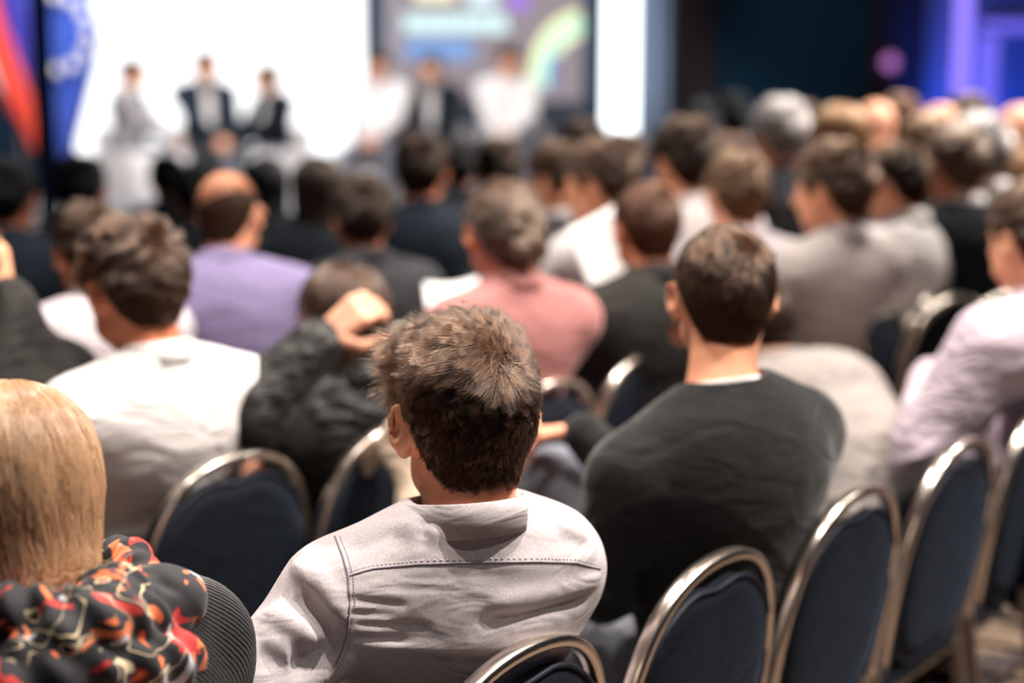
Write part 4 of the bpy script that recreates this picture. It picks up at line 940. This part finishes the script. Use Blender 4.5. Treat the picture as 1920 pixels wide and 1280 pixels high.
AUD = [
 ('bald topped man in purple shirt seen squarely from behind', 430, 405, 4.15, 14, 'right', 'thin', H_BRN, 'shirt', PURP, SKIN, 'the man in purple'),
 ('man in light grey shirt half hidden left of the white shirted man', 168, 478, 3.9, 30, 'ahead', 'short', H_BRN, 'shirt', LGREY, SKIN_D, 'the light grey shirt left of the white shirt'),
 ('man with greying curly hair and charcoal jacket behind the raised hand', 678, 415, 4.7, 25, 'raised', 'wavy', H_DRK, 'jacket', GREYS, SKIN_D, 'the curly haired man in charcoal'),
 ('dark haired man in black at the far left edge below the red flag', 16, 378, 5.0, 20, 'right', 'short', H_BLK, 'jacket', NAVJ, SKIN_D, 'the man in black below the red flag'),
 ('dark haired person in black right of the navy banner', 152, 362, 5.6, 25, 'right', 'short', H_BLK, 'jacket', BLACK, SKIN_D, 'the dark haired person right of the banner'),
 ('small dark head below the seated panellist in grey', 313, 345, 7.4, 20, 'ahead', 'short', H_BLK, 'jacket', BLACK, SKIN_D, 'the small dark head below the grey panellist'),
 ('person in black with dark hair just behind the bald man in purple', 368, 372, 6.0, 15, 'ahead', 'short', H_BLK, 'jacket', BLACK, SKIN_D, 'the person in black behind the purple shirt'),
 ('woman with long black hair right of the bald man in purple', 498, 352, 6.2, 15, 'ahead', 'long', H_BLK, 'top', BLACK, SKIN_D, 'the woman with long black hair'),
 ('woman with long dark brown hair in front of the white screen edge', 594, 362, 5.4, 15, 'ahead', 'long', H_DRK, 'top', BLACK, SKIN_D, 'the woman with long brown hair'),
 ('man with short dark hair and dark navy jacket, lit right ear', 790, 328, 5.5, 20, 'right', 'short', H_DRK, 'jacket', NAVJ, SKIN_D, 'the man in navy with the lit ear'),
 ('dark haired person in front of the small panel figures, below the right panellist', 932, 325, 6.2, 15, 'ahead', 'short', H_DRK, 'jacket', BLACK, SKIN_D, 'the dark head below the right panellist'),
 ('brown haired man in grey with lit left ear behind the bun woman', 1040, 345, 5.3, 25, 'left', 'short', H_BRN, 'jacket', GREYS, SKIN, 'the brown haired man in grey'),
 ('dark haired man with orange lit face far back below the light column', 1090, 285, 7.0, 30, 'left', 'short', H_DRK, 'jacket', BLACK, SKIN, 'the far man below the light column'),
 ('brown haired head directly below the bright light column', 1165, 315, 6.3, 20, 'ahead', 'short', H_BRN, 'top', TAN, SKIN, 'the brown head below the light column'),
 ('man in white shirt between the grey jacket and the chestnut haired man', 1118, 350, 4.9, 40, 'left', 'short', H_BRN, 'shirt', WSHIRT, SKIN, 'the white shirt left of the chestnut haired man'),
 ('dark brown haired man in white shirt right of the blue grey drape', 1283, 312, 5.1, 30, 'ahead', 'wavy', H_DRK, 'shirt', WSHIRT, SKIN, 'the dark haired man in white'),
 ('brown haired head behind and right of the dark haired man in white', 1368, 318, 6.4, 20, 'ahead', 'short', H_BRN, 'top', BLACK, SKIN, 'the brown head in the sixth row'),
 ('light brown haired person just above the sweater man', 1380, 372, 4.7, 15, 'ahead', 'short', H_LBR, 'shirt', LGREY, SKIN, 'the light brown haired person'),
 ('white haired man in profile against the dark wall', 1462, 262, 6.2, 40, 'right', 'wavy', H_WHT, 'jacket', BLACK, SKIN, 'the white haired man'),
 ('dark haired man touching his chin beside the white haired man', 1500, 262, 6.6, 20, 'chin', 'short', H_DRK, 'jacket', BLACK, SKIN, 'the dark haired man touching his chin'),
 ('woman with long auburn hair in the back rows', 1568, 272, 5.6, 20, 'ahead', 'long', H_AUB, 'top', GREYS, SKIN, 'the woman with auburn hair'),
 ('dark haired man in bright white shirt in the middle right', 1672, 350, 5.3, 28, 'left', 'short', H_DRK, 'shirt', WSHIRT, SKIN, 'the dark haired man in bright white'),
 ('fair long haired woman in dark jacket resting her chin on her hand', 1732, 345, 5.8, 10, 'chin', 'bob', H_LBR, 'jacket', GREYS, SKIN, 'the fair woman resting her chin'),
 ('bald pink headed man in white shirt far back below the pink lamp', 1638, 225, 7.4, 20, 'ahead', None, None, 'shirt', WSHIRT, SKIN_P, 'the bald man below the pink lamp'),
 ('brown haired man beside the bald man below the pink lamp', 1682, 230, 7.8, 20, 'ahead', 'short', H_RED, 'jacket', BLACK, SKIN, 'the brown haired man by the bald man'),
 ('balding fair man in front of the violet lights', 1760, 248, 6.6, 25, 'right', 'thin', H_LBR, 'jacket', BLACK, SKIN_P, 'the balding man by the violet lights'),
 ('man with dark spiky hair in front of the violet lights', 1812, 238, 7.2, 10, 'ahead', 'wavy', H_DRK, 'jacket', BLACK, SKIN, 'the spiky haired man'),
 ('white haired man in dark jacket beneath the violet lights', 1828, 295, 5.8, 15, 'left', 'wavy', H_WHT, 'jacket', GREYS, SKIN, 'the white haired man by the violet lights'),
 ('brown haired man with bare forehead at the upper right edge', 1905, 255, 6.4, 60, 'left', 'thin', H_BRN, 'jacket', BLACK, SKIN_P, 'the man at the upper right edge'),
 ('blond woman in white blouse near the right edge', 1882, 335, 5.9, 30, 'left', 'bob', H_BLD, 'blouse', WSHIRT, SKIN, 'the blond woman in white'),
 ('person in shadow far back left of the white haired man', 1312, 245, 8.2, 20, 'ahead', 'short', H_BLK, 'jacket', BLACK, SKIN_D, 'the shadowed person far back'),
 ('shadowed figure far back standing out faintly against the dark wall', 1368, 225, 8.8, 20, 'ahead', 'short', H_BLK, 'jacket', NAVJ, SKIN_D, 'the faint figure far back'),
 ('dark haired person in black between the long haired women and the navy jacket', 860, 318, 7.2, 15, 'ahead', 'short', H_BLK, 'jacket', BLACK, SKIN_D, 'the dark head left of centre'),
 ('grey haired man in dark suit behind the white blouse', 1790, 318, 5.4, 20, 'ahead', 'short', H_GRY, 'jacket', BLACK, SKIN, 'the grey haired man in the dark suit'),
 ('dark haired man in the right middle rows beyond the white shirt', 1735, 285, 6.2, 25, 'ahead', 'short', H_LBR, 'jacket', BLACK, SKIN, 'the light brown head beyond the white shirt'),
]
for (lab, px, py, Y, yaw, var, hair, hm, tn, tm, sk, short) in AUD:
    r = person(lab, px, py, Y, yaw, var, hair, hm, tn, tm, sk, wid=.93 if 'woman' in lab else 1.0, colm=WSHIRT if tn == 'jacket' and sk is not SKIN_D and len(SEATED) % 2 else None)
    SEATED.append((r, yaw, short))
# ------------------------------------------------------------------ panellists on the stage, in white armchairs
PGREY = fabric('pale_grey_suit', (.34, .32, .33), .08)
PAN = [('panellist in light grey suit turned sideways, leftmost on stage', 252, 142, 14.2, -95, 'ahead', H_DRK, PGREY, 'the leftmost panellist'),
 ('panellist in navy jacket and white shirt with crossed legs', 386, 128, 14.2, -150, 'ahead', H_BRN, NAVJ, 'the panellist in navy'),
 ('slim panellist in dark jacket, third from the left on stage', 498, 150, 14.2, 130, 'right', H_LBR, BLACK, 'the third panellist'),
 ('panellist in white shirt facing the audience, nearest the white screen edge', 710, 128, 14.6, 172, 'ahead', H_RED, WSHIRT, 'the white shirted panellist by the screen edge'),
 ('panellist in open dark jacket and white shirt under the blue text', 808, 132, 14.6, 178, 'ahead', H_LBR, BLACK, 'the panellist under the blue text'),
 ('panellist in white shirt and dark jacket, rightmost on stage', 956, 118, 14.6, 172, 'left', H_RED, WSHIRT, 'the rightmost panellist')]
ARM_W = fabric('white_armchair', (.70, .66, .66), .05)
def softbox(name, c, d, m, parent, r=.04):
    return MB().box(c, d).build(name, m, parent, bevel=r, smooth=True)
for (lab, px, py, Y, yaw, var, hm, tm, short) in PAN:
    r = person(lab, px, py, Y, yaw, var, 'short', hm, 'shirt' if tm is WSHIRT else 'jacket', tm, SKIN_P, colm=WSHIRT, zbase=.40, wid=1.15, trm=TROU if 'navy' in lab else JEANS, group='panellists on the stage')
    if tm in (BLACK, NAVJ):   # white shirt front seen between the lapels
        mbp = MB(); fg = VAR[var]['fig']; c = fg.chest+np.array([0, .118, .0])
        mbp.sweep([c+np.array([0, -.015, .16]), c+np.array([0, .010, .03]), c+np.array([0, .022, -.14]), c+np.array([0, .03, -.24])], lambda q: [(-.055+.03*q, -.012), (.055-.03*q, -.012), (.04-.02*q, .012), (-.04+.02*q, .012)], up=(0, 1, 0)); mbp.build('shirt_front', WSHIRT, r)
    a = thing('armchair', f'white upholstered armchair holding {short}', 'armchair', r.location, math.radians(yaw), 'armchairs on the stage')
    softbox('seat', (0, .17, .30), (.56, .52, .18), ARM_W, a); softbox('backrest', (0, -.21, .52), (.66, .12, .52), ARM_W, a)
    for s_ in (-1, 1): softbox('armrest', (s_*.34, .10, .36), (.10, .62, .42), ARM_W, a)
    for i in (-1, 1):
        for j in (-.14, .36): MB().tube([(i*.28, j, 0), (i*.28, j, .22)], .018, 8).build('leg', METAL_D, a)
# ------------------------------------------------------------------ chairs: empty and occupied
U = np.array([.293, .3735]); A0 = np.array([.02, 1.86]); B0 = np.array([-.547, 2.94]); CY = 52
for i, lab in ((0, 'navy banquet chair of the man in the chambray shirt, frame top at the bottom edge'), (1, 'empty navy banquet chair, nearest of the diagonal row at lower right'), (2, 'navy banquet chair, second of the diagonal row, right of the sweater man'),
               (3, 'navy banquet chair, third of the diagonal row at lower right'), (4, 'navy banquet chair cut by the right edge, fourth of the diagonal row')):
    p = A0+U*i; chair(p[0], p[1], CY, lab)
for p, lab in (((-.525, 2.86), 'navy banquet chair with a broad dark back between the blonde and chambray men'), ((-.235, 3.13), 'navy banquet chair behind the head of the man in chambray, beige coat beside it'), ((.10, 3.60), 'navy banquet chair of the woman in rose, right of the tousled head'),
               ((.36, 4.0), 'navy banquet chair with bright frame left of the sweater man'), ((.96, 4.45), 'navy banquet chair behind the pale grey shirt, only its lit frame corner clear'), ((1.19, 4.9), 'empty navy banquet chair, left of the two right of the bent grey back'),
               ((1.43, 5.16), 'empty navy banquet chair, right of the two beyond the bent grey back'), ((1.90, 5.55), 'navy banquet chair behind the shoulder of the lilac shirt'), ((1.36, 3.48), 'navy banquet chair carrying the man in the lilac shirt'),
               ((.20, 5.25), 'navy banquet chair showing above the charcoal suit, glinting frame'), ((-.69, 4.30), 'navy banquet chair with glinting frame right of the purple shirt'), ((-1.30, 2.86), 'navy banquet chair of the person raising a hand at the left edge'), ((-.27, 1.50), 'navy banquet chair of the blonde woman in the scarf')):
    chair(p[0], p[1], CY, lab)
for r, yaw, short in SEATED:
    n = np.array([-math.sin(math.radians(yaw+8)), math.cos(math.radians(yaw+8))]); q = np.array(r.location[:2])-n*.275; chair(q[0], q[1], yaw+8, f'navy banquet chair under {short}')
# ------------------------------------------------------------------ loose things: papers, coat, phone
PAPER = mat('white_paper', (.88, .87, .85), .7)
def sheet(name, label, cat, corners, m=PAPER, th=.004, curve=.012, group=None):
    c = [np.array(p) for p in corners]; o = sum(c)/4; nn = nrm(np.cross(c[1]-c[0], c[3]-c[0])); mb = MB(); n = 8
    for s_ in (0, th):
        for i in range(n+1):
            for j in range(n+1):
                u, v = i/n, j/n; p = (c[0]*(1-u)+c[1]*u)*(1-v)+(c[3]*(1-u)+c[2]*u)*v; mb.v.append(p-o+nn*(s_+curve*math.sin(math.pi*u)))
    q = (n+1)**2
    for i in range(n):
        for j in range(n):
            a = i*(n+1)+j; mb.f += [[a, a+1, a+n+2, a+n+1], [q+a, q+a+n+1, q+a+n+2, q+a+1]]
    for i in range(n):
        for a, b in ((i*(n+1), (i+1)*(n+1)), ((i+1)*(n+1)+n, i*(n+1)+n), (i+1, i), (n*(n+1)+i, n*(n+1)+i+1)): mb.f.append([a, b, q+b, q+a])
    ob = mb.build(name, m); ob.location = Vector(o); return tag(ob, label, cat, group)
sheet('notebook', 'open white notebook held low between the charcoal jacket and the bun woman', 'notebook', [W(795, 528, 4.2), W(896, 518, 4.3), W(900, 566, 4.1), W(800, 572, 4.0)], th=.012)
sheet('programme_sheet', 'large white programme sheet held up left of the chestnut haired man', 'paper', [W(1062, 430, 4.35), W(1150, 384, 4.45), W(1178, 520, 4.35), W(1120, 568, 4.25)])

# beige coat over the chair behind the man in focus
def coatf(P):
    d = None
    for a, b, ra, rb in ((W(735, 822, 3.02), W(790, 960, 2.96), .030, .040), (W(770, 830, 3.04), W(825, 930, 3.0), .034, .040), (W(720, 825, 3.04), W(650, 905, 3.08), .016, .020), (W(650, 905, 3.08), W(600, 1060, 3.10), .020, .034), (W(790, 960, 2.96), W(800, 1150, 2.98), .040, .05)):
        c = cone(P, a, b, ra, rb, 1.5, (0, 1, 0)); d = c if d is None else smin(d, c, .03)
    return d-.006*np.sin(60*P[:, 0]+25*P[:, 2]+3*np.sin(20*P[:, 2]))
cm = surf(coatf, W(600, 1150, 3.0)-np.array([.12, .15, .12]), W(830, 815, 3.0)+np.array([.12, .2, .1]), .007)
co_ = np.array([cm[0][:, 0].mean(), cm[0][:, 1].mean(), cm[0][:, 2].min()])
t = tag(obj('coat', mesh_np('coat', cm[0]-co_, cm[1]), fabric('beige_coat', (.60, .47, .35), .12, weave=700, folds=.012), None, co_), 'beige coat draped over the chair behind the man in chambray', 'coat')
